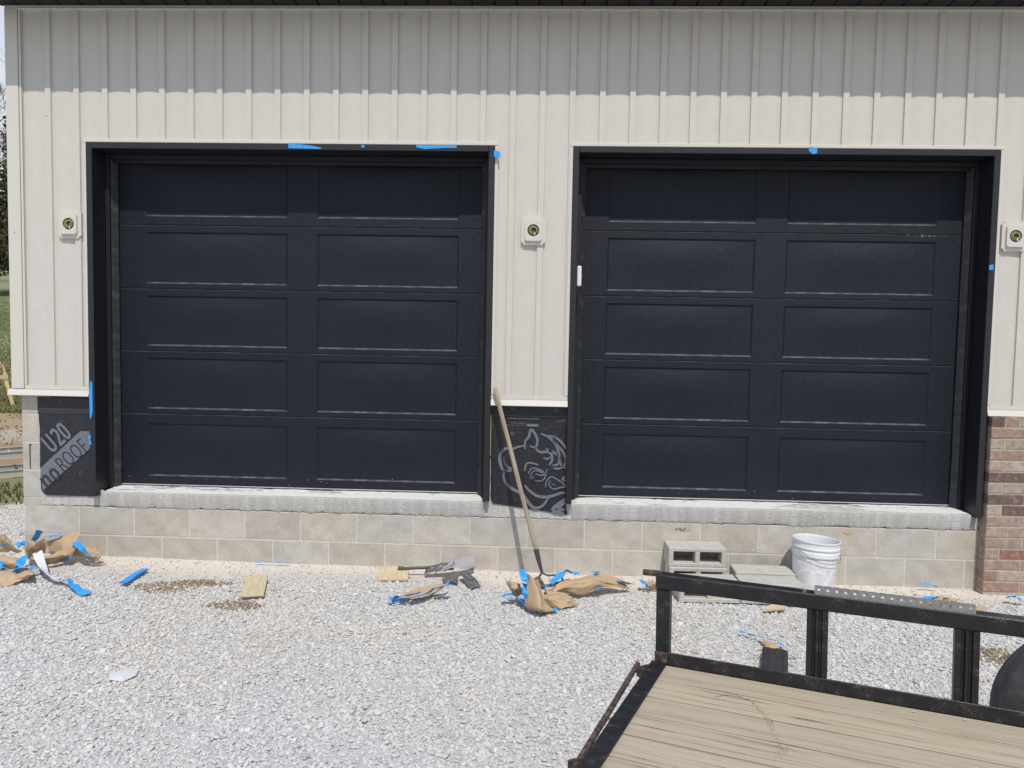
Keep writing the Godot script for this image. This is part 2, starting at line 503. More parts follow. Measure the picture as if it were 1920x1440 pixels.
func stone_mesh(sd: int, flat: float) -> ArrayMesh:
	var r := RandomNumberGenerator.new()
	r.seed = sd
	var t := (1.0 + sqrt(5.0)) / 2.0
	var p := [Vector3(-1, t, 0), Vector3(1, t, 0), Vector3(-1, -t, 0), Vector3(1, -t, 0), Vector3(0, -1, t), Vector3(0, 1, t), Vector3(0, -1, -t), Vector3(0, 1, -t), Vector3(t, 0, -1), Vector3(t, 0, 1), Vector3(-t, 0, -1), Vector3(-t, 0, 1)]
	for i in p.size():
		var u: Vector3 = p[i].normalized() * r.randf_range(0.68, 1.15)
		p[i] = Vector3(u.x * r.randf_range(0.9, 1.2), u.y * flat, u.z * r.randf_range(0.65, 0.95))
	var mb := Mb.new()
	for f in [[0, 11, 5], [0, 5, 1], [0, 1, 7], [0, 7, 10], [0, 10, 11], [1, 5, 9], [5, 11, 4], [11, 10, 2], [10, 7, 6], [7, 1, 8], [3, 9, 4], [3, 4, 2], [3, 2, 6], [3, 6, 8], [3, 8, 9], [4, 9, 5], [2, 4, 11], [6, 2, 10], [8, 6, 7], [9, 8, 1]]:
		mb.face([p[f[0]], p[f[1]], p[f[2]]], p[f[0]] + p[f[1]] + p[f[2]])
	return mb.mesh(M.stone)

func scatter(called: String, parent: Node, mesh: Mesh, xfs: Array, cols: Array) -> MultiMeshInstance3D:
	var mm := MultiMesh.new()
	mm.transform_format = MultiMesh.TRANSFORM_3D
	mm.use_colors = true
	mm.mesh = mesh
	mm.instance_count = xfs.size()
	for i in xfs.size():
		mm.set_instance_transform(i, xfs[i])
		mm.set_instance_color(i, cols[i])
	var o := MultiMeshInstance3D.new()
	o.multimesh = mm
	o.name = called
	o.set_meta("kind", "stuff")
	parent.add_child(o, true)
	return o

func build_gravel() -> void:
	var root := thing("gravel", "loose pale grey crushed stone spread over the yard", "gravel")
	root.set_meta("kind", "stuff")
	var X := [[], [], [], []]
	var C := [[], [], [], []]
	for i in 520000:
		var x := rng.randf_range(-2.6, 8.6)
		var z := rng.randf_range(-2.3, 3.9)
		var s := rng.randf()
		var b := Basis.from_euler(Vector3(rng.randfn(0.0, 0.28), rng.randf() * TAU, rng.randfn(0.0, 0.28)))
		var kind := rng.randi() % 4
		var c0 := rng.randf()
		var lift := rng.randf()
		if z < -0.05 and x > -0.3:
			continue
		if x < -0.2 and Vector2(x + 0.2, minf(z, 0.0)).length() > 1.9:
			continue
		var p := Vector3(x, gy(x, z), z)
		if not inside_view(p, 1.16):
			continue
		var wall := smoothstep(0.5, 0.08, z + 0.3 * gn.get_noise_2d(x * 22.0 + 300.0, z * 22.0)) if x > -0.3 else 0.0
		if c0 < wall * 0.86:
			continue
		var size := 0.005 + 0.0088 * pow(s, 2.0)
		if s > 0.985:
			size *= 1.35
		if wall > 0.3:
			size *= 0.8
		var q := rng.randf()
		var v := lerpf(0.56, 0.65, q)
		if q > 0.95:
			v = 0.72
		elif q < 0.1:
			v = 0.46
		var tan_ := clampf(0.25 + 1.3 * gn.get_noise_2d(x * 60.0, z * 60.0 + 500.0) + rng.randfn(0.0, 0.25) + wall, 0.0, 1.0)
		var col := Color(v, v * 0.982, v * 0.935).lerp(Color(v * 1.02, v * 0.95, v * 0.85), tan_)
		p.y += size * (0.05 + 0.5 * lift)
		X[kind].append(Transform3D(b.scaled(Vector3.ONE * size) if true else b, p))
		C[kind].append(col)
	for k in 4:
		scatter("gravel_stones" if k == 0 else "gravel_stones_%03d" % k, root, stone_mesh(900 + k, [0.5, 0.62, 0.4, 0.55][k]), X[k], C[k])

# ---------- building ----------
const PITCH := 0.2032
const DOORS := [[0.295, 3.156, [[0.59, 1.64], [1.86, 2.891]]], [3.691, 6.535, [[3.958, 5.004], [5.221, 6.259]]]]
const HEAD := 2.96

func siding_strip(mb: Mb, k: int, x0: float, x1: float, y0: float, y1: float) -> void:
	var o := k * PITCH
	x0 = maxf(x0, o)
	x1 = minf(x1, o + PITCH)
	if x1 - x0 < 0.004:
		return
	var prof := [[0.0, -0.002], [0.0022, 0.0135], [0.042, 0.0135], [0.044, -0.002]]
	for i in 3:
		var a := clampf(o + prof[i][0], x0, x1)
		var b := clampf(o + prof[i + 1][0], x0, x1)
		if b - a > 0.0005:
			mb.quad(Vector3(a, y0, prof[i][1]), Vector3(b, y0, prof[i + 1][1]), Vector3(b, y1, prof[i + 1][1]), Vector3(a, y1, prof[i][1]))
	var bx0 := maxf(x0, o + 0.044)
	var bx1 := minf(x1, o + PITCH)
	if bx1 - bx0 > 0.002:
		var lo := []
		var hi := []
		for i in 9:
			var x := lerpf(bx0, bx1, i / 8.0)
			var s := (x - o - 0.044) / (PITCH - 0.044)
			var z := -0.002 + 0.0048 * sin(PI * s)
			lo.append(Vector3(x, y0, z))
			hi.append(Vector3(x, y1, z))
		mb.grid([lo, hi])

func build_building() -> void:
	var b := thing("garage_building", "beige garage with vertical board siding and two black overhead doors", "garage")
	# walls behind the siding
	var mb := Mb.new()
	for r in [[-0.14, 0.295, 1.17, HEAD], [3.156, 3.691, 0.4, HEAD], [6.535, 9.6, 0.4, HEAD], [-0.14, 9.6, HEAD, 3.9]]:
		mb.box(Vector3(r[0], r[2], -0.16), Vector3(r[1], r[3], -0.04))
	mb.box(Vector3(-0.262, 1.177, -8.0), Vector3(-0.14, 3.9, -0.03))
	mb.box(Vector3(9.6, -0.3, -8.0), Vector3(9.75, 3.9, -0.0))
	mb.box(Vector3(-0.262, -0.3, -8.15), Vector3(9.75, 3.9, -8.0))
	put("wall", mb.mesh(M.trim), b)
	# roof with a gable along the length
	mb = Mb.new()
	mb.xf = Transform3D(Basis(Vector3(0, 0, -1), Vector3(0, 1, 0), Vector3(1, 0, 0)), Vector3.ZERO)
	mb.prism(PackedVector2Array([Vector2(-0.36, 4.06), Vector2(-0.36, 4.1), Vector2(4.0, 6.0), Vector2(8.5, 4.1), Vector2(8.5, 4.06), Vector2(4.0, 5.94)]), -0.62, 10.1)
	put("roof", mb.mesh(M.roof), b)
	mb = Mb.new()
	mb.box(Vector3(-0.62, 3.87, 0.335), Vector3(10.1, 4.06, 0.353), 0.002)
	put("fascia", mb.mesh(M.soffit), b)
	# soffit in narrow boards
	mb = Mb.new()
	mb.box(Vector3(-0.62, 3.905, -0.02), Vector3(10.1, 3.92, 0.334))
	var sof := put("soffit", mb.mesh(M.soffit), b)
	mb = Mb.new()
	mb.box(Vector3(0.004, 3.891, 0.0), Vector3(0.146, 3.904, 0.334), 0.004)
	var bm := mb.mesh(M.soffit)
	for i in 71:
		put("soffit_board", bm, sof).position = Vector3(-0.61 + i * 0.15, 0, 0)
	mb = Mb.new()
	mb.box(Vector3(-0.272, 3.872, -0.03), Vector3(9.75, 3.89, 0.02), 0.002)
	mb.box(Vector3(-0.18, 3.862, -0.03), Vector3(9.75, 3.874, 0.026), 0.003)
	put("frieze_trim", mb.mesh(M.trim), b)
	# corner post with its two narrow channels
	mb = Mb.new()
	mb.box(Vector3(-0.274, 1.225, -0.1), Vector3(-0.182, 3.872, 0.022), 0.004)
	mb.box(Vector3(-0.178, 1.252, -0.03), Vector3(-0.162, 3.866, 0.018), 0.002)
	put("corner_post", mb.mesh(M.trim), b)
	# siding boards, each with its batten
	var sid := put("siding", ArrayMesh.new(), b)
	for k in range(-1, 48):
		mb = Mb.new()
		var cuts := [-0.16, 0.274, 3.177, 3.670, 6.556, 9.6]
		for i in 5:
			siding_strip(mb, k, cuts[i], cuts[i + 1], 2.982 if i % 2 == 1 else 1.25, 3.866)
		if mb.v.size():
			put("siding_board", mb.mesh(M.siding), sid)
	var dot := CylinderMesh.new()
	dot.top_radius = 0.0035
	dot.bottom_radius = 0.0035
	dot.height = 0.002
	dot.radial_segments = 8
	dot.material = M.ferrule
	for p in [Vector3(-0.228, 2.328, 0.0225), Vector3(0.012, 3.14, 0.0142)]:
		var nh := put("nail_hole", dot, b)
		nh.position = p
		nh.rotation.x = PI / 2
	# starter ledges under the siding
	for r in [[-0.296, 0.295], [3.157, 3.69], [6.537, 9.7]]:
		mb = Mb.new()
		mb.xf = Transform3D(Basis(Vector3(0, 0, -1), Vector3(0, 1, 0), Vector3(1, 0, 0)), Vector3.ZERO)
		mb.prism(PackedVector2Array([Vector2(0.03, 1.222), Vector2(0.03, 1.178), Vector2(-0.034, 1.178), Vector2(-0.036, 1.181), Vector2(-0.02, 1.222)]), r[0], r[1])
		mb.prism(PackedVector2Array([Vector2(0.03, 1.224), Vector2(-0.017, 1.224), Vector2(-0.017, 1.252), Vector2(-0.014, 1.252), Vector2(-0.004, 1.245), Vector2(0.03, 1.245)]), r[0] + (0.12 if r[0] < 0.0 else 0.0), r[1] - 0.001)
		put("starter_ledge", mb.mesh(M.trim), b)
	for i in 2:
		door_frame(b, DOORS[i][0], DOORS[i][1], i)
		garage_door(b, DOORS[i][0] + 0.045, DOORS[i][1] - 0.045, DOORS[i][2])
	foundation(b)
	brickwork(b)
	membrane(b)
	for c in [[0.172, 2.392], [3.4295, 2.388], [6.651, 2.390]]:
		light_block(b, Vector3(c[0], c[1], 0.0))

func door_frame(b: Node3D, x0: float, x1: float, which: int) -> void:
	var fr := put("door_frame", ArrayMesh.new(), b)
	var bl := 0.462 if which == 0 else 0.498
	var br := 0.500 if which == 0 else 0.476
	var mb := Mb.new()
	mb.box(Vector3(x0, bl, -0.3), Vector3(x0 + 0.042, HEAD, 0.026), 0.003)
	put("jamb", mb.mesh(M.frame), fr)
	mb = Mb.new()
	mb.box(Vector3(x1 - 0.042, br, -0.3), Vector3(x1, HEAD, 0.026), 0.003)
	put("jamb", mb.mesh(M.frame), fr)
	mb = Mb.new()
	mb.box(Vector3(x0 + 0.0425, HEAD - 0.042, -0.3), Vector3(x1 - 0.0425, HEAD, 0.0265), 0.003)
	put("header", mb.mesh(M.frame), fr)
	mb = Mb.new()
	for s in 2:
		var a := x0 + 0.043 if s == 0 else x1 - 0.043
		var d := 1.0 if s == 0 else -1.0
		mb.box(Vector3(minf(a, a + d * 0.03), 0.5, -0.2), Vector3(maxf(a, a + d * 0.03), HEAD - 0.044, -0.135), 0.003)
	mb.box(Vector3(x0 + 0.074, HEAD - 0.075, -0.2), Vector3(x1 - 0.074, HEAD - 0.044, -0.135), 0.003)
	put("door_stop", mb.mesh(M.seal), fr)
	for s in 2: # rubber weather strips bent against the door
		mb = Mb.new()
		var a := x0 + 0.06 if s == 0 else x1 - 0.06
		var d := 1.0 if s == 0 else -1.0
		var rows := []
		for e in [[0.0, -0.145], [0.012, -0.155], [0.03, -0.185], [0.042, -0.203]]:
			var line := []
			for i in 40:
				var y := lerpf(0.502, HEAD - 0.06, i / 39.0)
				line.append(Vector3(a + d * (e[0] + 0.002 * gn.get_noise_2d(y * 700.0, s * 90.0)), y, e[1] + 0.004 * gn.get_noise_2d(y * 300.0, s * 50.0 + 9.0)))
			rows.append(line)
		mb.grid(rows, s == 0)
		put("weather_strip", mb.mesh(M.stop), fr)
	mb = Mb.new()
	mb.box(Vector3(x0 + 0.06, HEAD - 0.1, -0.202), Vector3(x1 - 0.06, HEAD - 0.06, -0.17), 0.006)
	put("weather_strip", mb.mesh(M.seal), fr)
	# pale channel that holds the siding ends round the frame
	mb = Mb.new()
	mb.box(Vector3(x0 - 0.021, HEAD + 0.001, -0.02), Vector3(x1 + 0.021, HEAD + 0.024, 0.021), 0.002)
	mb.box(Vector3(x0 - 0.022, 1.254, -0.02), Vector3(x0 - 0.001, HEAD + 0.0, 0.0195), 0.002)
	mb.box(Vector3(x1 + 0.001, 1.254, -0.02), Vector3(x1 + 0.022, HEAD + 0.0, 0.0195), 0.002)
	put("siding_channel", mb.mesh(M.trim), fr)

func garage_door(b: Node3D, x0: float, x1: float, cols: Array) -> void:
	var dr := put("garage_door", ArrayMesh.new(), b)
	var ys := [0.514, 1.041, 1.507, 1.964, 2.428, 2.952]
	var zf := -0.22
	for i in 5:
		var y0: float = ys[i] + 0.0012
		var y1: float = ys[i + 1] - 0.0012
		var big := i == 0 or i == 4
		var p0: float = ys[i] + (0.062 if big else 0.038)
		var p1: float = ys[i + 1] - (0.07 if big else 0.05)
		var paint := Mb.new()
		var seam := Mb.new()
		var xs := [x0, cols[0][0], cols[0][1], cols[1][0], cols[1][1], x1]
		var yy := [y0 + 0.003, p0, p1, y1 - 0.004]
		for a in 5:
			for c in 3:
				if c == 1 and a % 2 == 1:
					continue
				paint.quad(Vector3(xs[a], yy[c], zf), Vector3(xs[a + 1], yy[c], zf), Vector3(xs[a + 1], yy[c + 1], zf), Vector3(xs[a], yy[c + 1], zf))
		paint.quad(Vector3(x0, y0, zf - 0.003), Vector3(x1, y0, zf - 0.003), Vector3(x1, y0 + 0.003, zf), Vector3(x0, y0 + 0.003, zf))
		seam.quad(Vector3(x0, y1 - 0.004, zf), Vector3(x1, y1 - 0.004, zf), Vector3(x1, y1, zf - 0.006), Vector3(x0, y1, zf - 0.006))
		paint.quad(Vector3(x0, y1, zf - 0.006), Vector3(x1, y1, zf - 0.006), Vector3(x1, y1, zf - 0.04), Vector3(x0, y1, zf - 0.04))
		paint.quad(Vector3(x0, y0, zf - 0.04), Vector3(x1, y0, zf - 0.04), Vector3(x1, y0, zf - 0.003), Vector3(x0, y0, zf - 0.003))
		paint.box(Vector3(x0, y0, zf - 0.06), Vector3(x1, y1, zf - 0.04))
		var m := paint.mesh(M.door)
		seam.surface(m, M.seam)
		put("door_section", m, dr)
		for cc in cols: # pressed panels: a sloping rim down to a field that swells a little
			var pm := Mb.new()
			var dm := Mb.new()
			var r := 0.011
			var dz := -0.009
			var o := [Vector3(cc[0], p0, zf), Vector3(cc[1], p0, zf), Vector3(cc[1], p1, zf), Vector3(cc[0], p1, zf)]
			var n := [Vector3(cc[0] + r, p0 + r, zf + dz), Vector3(cc[1] - r, p0 + r, zf + dz), Vector3(cc[1] - r, p1 - r, zf + dz), Vector3(cc[0] + r, p1 - r, zf + dz)]
			for s in 4:
				var t: Mb = dm if s == 0 else pm
				t.quad(o[s], o[(s + 1) % 4], n[(s + 1) % 4], n[s])
			var rows := []
			for j in 13:
				var line := []
				for k in 25:
					var u := k / 24.0
					var w := j / 12.0
					line.append(Vector3(lerpf(n[0].x, n[1].x, u), lerpf(n[0].y, n[2].y, w), zf + dz + 0.012 * sin(PI * u) * sin(PI * pow(w, 1.7)) + 0.0006 * gn.get_noise_3d(u * 300.0, w * 200.0, cc[0] * 50.0 + i * 77.0)))
				rows.append(line)
			pm.grid(rows)
			var pmesh := pm.mesh(M.door)
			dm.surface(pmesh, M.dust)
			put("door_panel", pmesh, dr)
	put("plaster_specks", flecks(Vector3((x0 + x1) / 2, 0.56, -0.2185), (x1 - x0) / 2, 0.05, 22, Color(0.4, 0.4, 0.4), 0.0045), dr).set_meta("kind", "stuff")
	if x0 > 3.0:
		put("plaster_specks", flecks(Vector3(6.2, 2.42, -0.2185), 0.2, 0.012, 32, Color(0.2, 0.2, 0.21), 0.006), dr).set_meta("kind", "stuff")
	var mb := Mb.new()
	mb.box(Vector3(x0, 0.509, -0.25), Vector3(x1, 0.5145, -0.213), 0.001)
	put("bottom_rail", mb.mesh(M.alum), dr)
	mb = Mb.new()
	mb.xf = Transform3D(Basis(Vector3(0, 0, -1), Vector3(0, 1, 0), Vector3(1, 0, 0)), Vector3(0, 0.5035, -0.232))
	var ring := PackedVector2Array()
	for k in 12:
		ring.append(Vector2(0.017 * cos(TAU * k / 12.0), 0.006 * sin(TAU * k / 12.0)))
	mb.prism(ring, x0, x1)
	put("bottom_seal", mb.mesh(M.rubber), dr)

func foundation(b: Node3D) -> void:
	var mb := Mb.new()
	mb.box(Vector3(-0.236, -0.4, -0.24), Vector3(9.6, 0.375, -0.0372))
	mb.box(Vector3(-0.236, 0.375, -8.0), Vector3(-0.02, 1.176, -0.0372))
	mb.box(Vector3(-0.236, -0.4, -8.0), Vector3(-0.13, 0.3745, -0.2405))
	var f := put("foundation_wall", mb.mesh(M.mortar), b)
	for course in range(-2, 2): # two courses show, a third at the lower right
		var y0 := 0.1676 + (course - 1) * PITCH
		var off := 2.612 if course % 2 != 0 else 2.409
		for k in range(-8, 11):
			var xa := maxf(off + k * 0.4064, -0.238)
			var xb := minf(off + (k + 1) * 0.4064, 6.60)
			if xb - xa < 0.03:
				continue
			cmu(f, xa + 0.005, xb - 0.005, y0 + 0.005, y0 + PITCH - (0.005 if course < 1 else 0.001))
	for r in [[0.372, 0.428], [0.432, 0.628], [0.636, 0.83], [0.838, 1.034], [1.042, 1.176]]:
		cmu(f, -0.239, -0.02, r[0], r[1])
	mb = Mb.new() # open core end that shows as a slot in the corner block
	mb.prism(PackedVector2Array([Vector2(-0.19, 0.82), Vector2(-0.168, 0.822), Vector2(-0.178, 0.80), Vector2(-0.179, 0.64), Vector2(-0.187, 0.638)]), -0.036, -0.0338)
	put("core_slot", mb.mesh(M.hollow), f)
	var cl := [["stain", 5.66, 0.33, 0.035, 0.012, 130, Color(0.5, 0.33, 0.08)], ["stain", 4.52, 0.325, 0.07, 0.018, 90, Color(0.2, 0.17, 0.14)], ["stain", 3.42, 0.12, 0.05, 0.05, 40, Color(0.3, 0.28, 0.25)], ["grout_spatter", 2.2, 0.2, 0.9, 0.16, 260, Color(0.66, 0.64, 0.6)], ["grout_spatter", 5.2, 0.18, 1.0, 0.16, 220, Color(0.64, 0.62, 0.58)]]
	for c in cl:
		put(c[0], flecks(Vector3(c[1], c[2], -0.0335), c[3], c[4], c[5], c[6]), f).set_meta("kind", "stuff")
	# poured slab edge, with a ragged lower lip of spilled grout
	for r in [[-0.1, 0.362], [3.122, 3.738], [6.492, 6.548]]:
		slab_face(f, r[0], r[1], -0.0335, 0.5, false)
	slab_face(f, 0.362, 3.122, -0.014, 0.488, true)
	slab_face(f, 3.738, 6.492, -0.014, 0.488, true)

func cmu(f: Node, xa: float, xb: float, y0: float, y1: float) -> void:
	var mb := Mb.new()
	var k := rng.randf_range(0.93, 1.05)
	var wm := rng.randf_range(0.005, 0.028)
	mb.tint = Color(k * (1.0 + wm * 0.4), k, k * (1.0 - wm))
	var z := -0.035 + rng.randf_range(-0.0006, 0.0006)
	mb.box(Vector3(xa, y0, -0.13), Vector3(xb, y1, z), 0.0022)
	put("concrete_block", mb.mesh(M.blocks[rng.randi() % 4]), f)

func flecks(at: Vector3, rx: float, ry: float, n: int, c: Color, big := 0.006) -> ArrayMesh: # small spots of dried matter standing on a wall
	var mb := Mb.new()
	for i in n:
		var a := rng.randf() * TAU
		var r := sqrt(rng.randf()) * rng.randf_range(0.5, 1.0)
		var p := at + Vector3(cos(a) * rx * r, sin(a) * ry * r, 0.0)
		var s := big * rng.randf_range(0.25, 1.0)
		var k := rng.randf_range(0.8, 1.15)
		mb.tint = Color(c.r * k, c.g * k, c.b * k)
		var q := []
		for j in 5:
			var b := TAU * j / 5.0 + rng.randf() * 0.8
			q.append(p + Vector3(cos(b) * s, sin(b) * s * rng.randf_range(0.4, 0.9), -0.0012))
		for j in 5:
			mb.face([q[j], q[(j + 1) % 5], p], Vector3(0, 0, 1))
	return mb.mesh(M.chip)

func slab_face(f: Node, x0: float, x1: float, zf: float, yt: float, sill: bool) -> void:
	var front := Mb.new()
	var top := Mb.new()
	var n := maxi(int((x1 - x0) / 0.007), 3)
	var R := [[], [], [], [], [], []]
	var T := [[], [], [], []]
	for i in n + 1:
		var x := lerpf(x0, x1, float(i) / n)
		var rag := 0.007 * gn.get_noise_2d(x * 420.0, 3.0) + 0.007 * gn.get_noise_2d(x * 1700.0, 60.0) + 0.005 * gn.get_noise_2d(x * 4100.0, 160.0)
		var lump := maxf(0.0, gn.get_noise_2d(x * 700.0, 200.0) - 0.2) * 0.012
		var w := 0.0014 * gn.get_noise_2d(x * 120.0, 11.0)
		var yb := 0.381 + rag
		R[0].append(Vector3(x, yb - 0.004, -0.036))
		R[1].append(Vector3(x, yb, -0.0315 + lump))
		R[2].append(Vector3(x, 0.4, lerpf(-0.036, zf, 0.45)))
		R[3].append(Vector3(x, lerpf(0.39, yt, 0.55), lerpf(-0.036, zf, 0.85) + w))
		R[4].append(Vector3(x, yt - 0.008 + w, zf + w))
		R[5].append(Vector3(x, yt - 0.002 + w, zf - 0.002 + w))
		T[0].append(R[5][-1])
		T[1].append(Vector3(x, yt + w, zf - 0.007))
		T[2].append(Vector3(x, yt + 0.005 + 0.0008 * gn.get_noise_2d(x * 400.0, 90.0), -0.09))
		T[3].append(Vector3(x, 0.499, -0.3))
	front.grid(R)
	if sill:
		top.grid(T)
		for e in [[x0, -1.0], [x1, 1.0]]:
			front.face([Vector3(e[0], 0.37, -0.036), Vector3(e[0], 0.385, -0.03), Vector3(e[0], yt - 0.003, zf - 0.004), Vector3(e[0], yt + 0.0, -0.03), Vector3(e[0], 0.498, -0.3), Vector3(e[0], 0.37, -0.3)], Vector3(e[1], 0, 0))
	var m := front.mesh(M.slab)
	top.surface(m, M.slab)
	put("door_sill" if sill else "slab_edge", m, f)
	if sill: # dried white plaster smeared along the sill
		var sm := Mb.new()
		for i in 5200:
			var x := rng.randf_range(x0 + 0.03, x1 - 0.03)
			var z := zf - 0.012 - 0.19 * pow(rng.randf(), 1.4)
			var keep := gn.get_noise_2d(x * 110.0, z * 400.0 + x0 * 31.0) + rng.randfn(0.0, 0.16)
			var s := rng.randf_range(0.005, 0.022)
			var k := rng.randf_range(0.74, 0.86)
			if keep < -0.16:
				continue
			var y := lerpf(yt, 0.4995, (zf - z) / (zf + 0.22)) + 0.0012 + rng.randf() * 0.0006
			sm.tint = Color(k, k, k * 0.985)
			var q := []
			for j in 6:
				var b := TAU * j / 6.0 + rng.randf() * 0.6
				q.append(Vector3(x + cos(b) * s * 1.7, y, minf(z + sin(b) * s * 0.7, zf - 0.008)))
			sm.face(q, Vector3.UP)
		put("plaster_smears", sm.mesh(M.chip), f).set_meta("kind", "stuff")

func brickwork(b: Node3D) -> void:
	var mb := Mb.new()
	mb.box(Vector3(6.556, -0.3, -0.03), Vector3(9.6, 1.17, 0.0505), 0.0)
	var v := put("brick_veneer", mb.mesh(M.brick_mortar), b)
	var pitch := 0.0755
	for row in range(-1, 16):
		var y1 := 1.1765 - row * pitch if row >= 0 else 1.1765
		if row < 0:
			continue
		y1 = 1.1765 - row * pitch
		var y0 := y1 - pitch + 0.0105
		var x := 6.552
		var first := true
		while x < 9.4:
			var len := 0.241
			if row == 0:
				len = 0.088
			elif first and row % 2 == 0:
				len = 0.092
			first = false
			mb = Mb.new()
			var k := rng.randf_range(0.85, 1.12)
			mb.tint = Color(k, k * rng.randf_range(0.97, 1.02), k * rng.randf_range(0.95, 1.03))
			mb.xf = Transform3D(Basis.from_euler(Vector3(0, rng.randfn(0, 0.006), rng.randfn(0, 0.004))), Vector3(x + len / 2, (y0 + y1) / 2, 0.01 + rng.randf_range(-0.0015, 0.002)))
			mb.box(Vector3(-len / 2, -(y1 - y0) / 2, -0.044), Vector3(len / 2, (y1 - y0) / 2, 0.045), 0.003)
			var q := rng.randi() % 12
			put("brick", mb.mesh(M.bricks[[0, 1, 2, 3, 4, 5, 0, 1, 3, 5, 3, 0][q]]), v)
			x += len + 0.0105

func sheet_wavy(outline: Array, z: float, mat_: Material, amp: float, crease: Array) -> ArrayMesh: # outline: rows of [y, left x, right x]
	var mb := Mb.new()
	var rows := []
	for r in outline.size() - 1:
		var a: Array = outline[r]
		var c: Array = outline[r + 1]
		var n := 12
		for i in n + (1 if r == outline.size() - 2 else 0):
			var t := float(i) / n
			var line := []
			for j in 41:
				var u := j / 40.0
				var xl := lerpf(a[1], c[1], t)
				var xr := lerpf(a[2], c[2], t)
				var x := lerpf(xl, xr, u)
				var yl := lerpf(a[0], c[0], t)
				var yr := lerpf(a[3] if a.size() > 3 else a[0], c[3] if c.size() > 3 else c[0], t)
				var y := lerpf(yl, yr, u)
				var zz := z + amp * gn.get_noise_2d(x * 330.0, y * 330.0) + amp * 0.5 * absf(gn.get_noise_2d(x * 700.0 + y * 400.0, y * 500.0))
				for k in crease:
					zz += 0.004 * exp(-pow((y - k) / 0.006, 2.0))
				line.append(Vector3(x + 0.004 * gn.get_noise_2d(y * 900.0, u * 5.0) * (1.0 - u), y, zz))
			rows.append(line)
	mb.grid(rows, true)
	return mb.mesh(mat_)

func stroke(mb: Mb, pts: Array, width: float, z: float) -> void: # a flat printed line that swells in its middle
	var fine := []
	for i in pts.size() - 1:
		var p0: Vector2 = pts[maxi(i - 1, 0)]
		var p1: Vector2 = pts[i]
		var p2: Vector2 = pts[i + 1]
		var p3: Vector2 = pts[mini(i + 2, pts.size() - 1)]
		for s in 5:
			fine.append(p1.cubic_interpolate(p2, p0, p3, s / 5.0))
	fine.append(pts[-1])
	var a := []
	var c := []
	for i in fine.size():
		var t: Vector2 = (fine[mini(i + 1, fine.size() - 1)] - fine[maxi(i - 1, 0)]).normalized()
		var e := float(i) / (fine.size() - 1)
		var w := width * 0.5 * (0.45 + 0.55 * sqrt(sin(PI * clampf(e, 0.02, 0.98))))
		var o := Vector2(-t.y, t.x) * w
		var p: Vector2 = fine[i]
		a.append(Vector3(p.x + o.x, p.y + o.y, z))
		c.append(Vector3(p.x - o.x, p.y - o.y, z))
	for i in fine.size() - 1:
		for q in [a[i], a[i + 1], c[i + 1], c[i]]:
			pass
		mb.face([a[i], a[i + 1], c[i + 1]], Vector3(0, 0, 1))
		mb.face([a[i], c[i + 1], c[i]], Vector3(0, 0, 1))

func letters(parent: Node, text: String, bold: bool, size: float, at: Vector3, turn: float, mt: Material, squeeze := 1.0) -> MeshInstance3D:
	var t := TextMesh.new()
	var f := SystemFont.new()
	f.font_names = PackedStringArray(["Droid Sans"])
	f.font_weight = 700 if bold else 400
	t.font = f
	t.text = text
	t.font_size = 64
	t.pixel_size = size / 64.0
	t.depth = 0.0008
	t.material = mt
	t.horizontal_alignment = HORIZONTAL_ALIGNMENT_CENTER
	t.vertical_alignment = VERTICAL_ALIGNMENT_CENTER
	var o := put("lettering", t, parent)
	o.transform = Transform3D(Basis(Vector3.BACK, turn) * Basis.from_scale(Vector3(squeeze, 1, 1)), at)
	return o

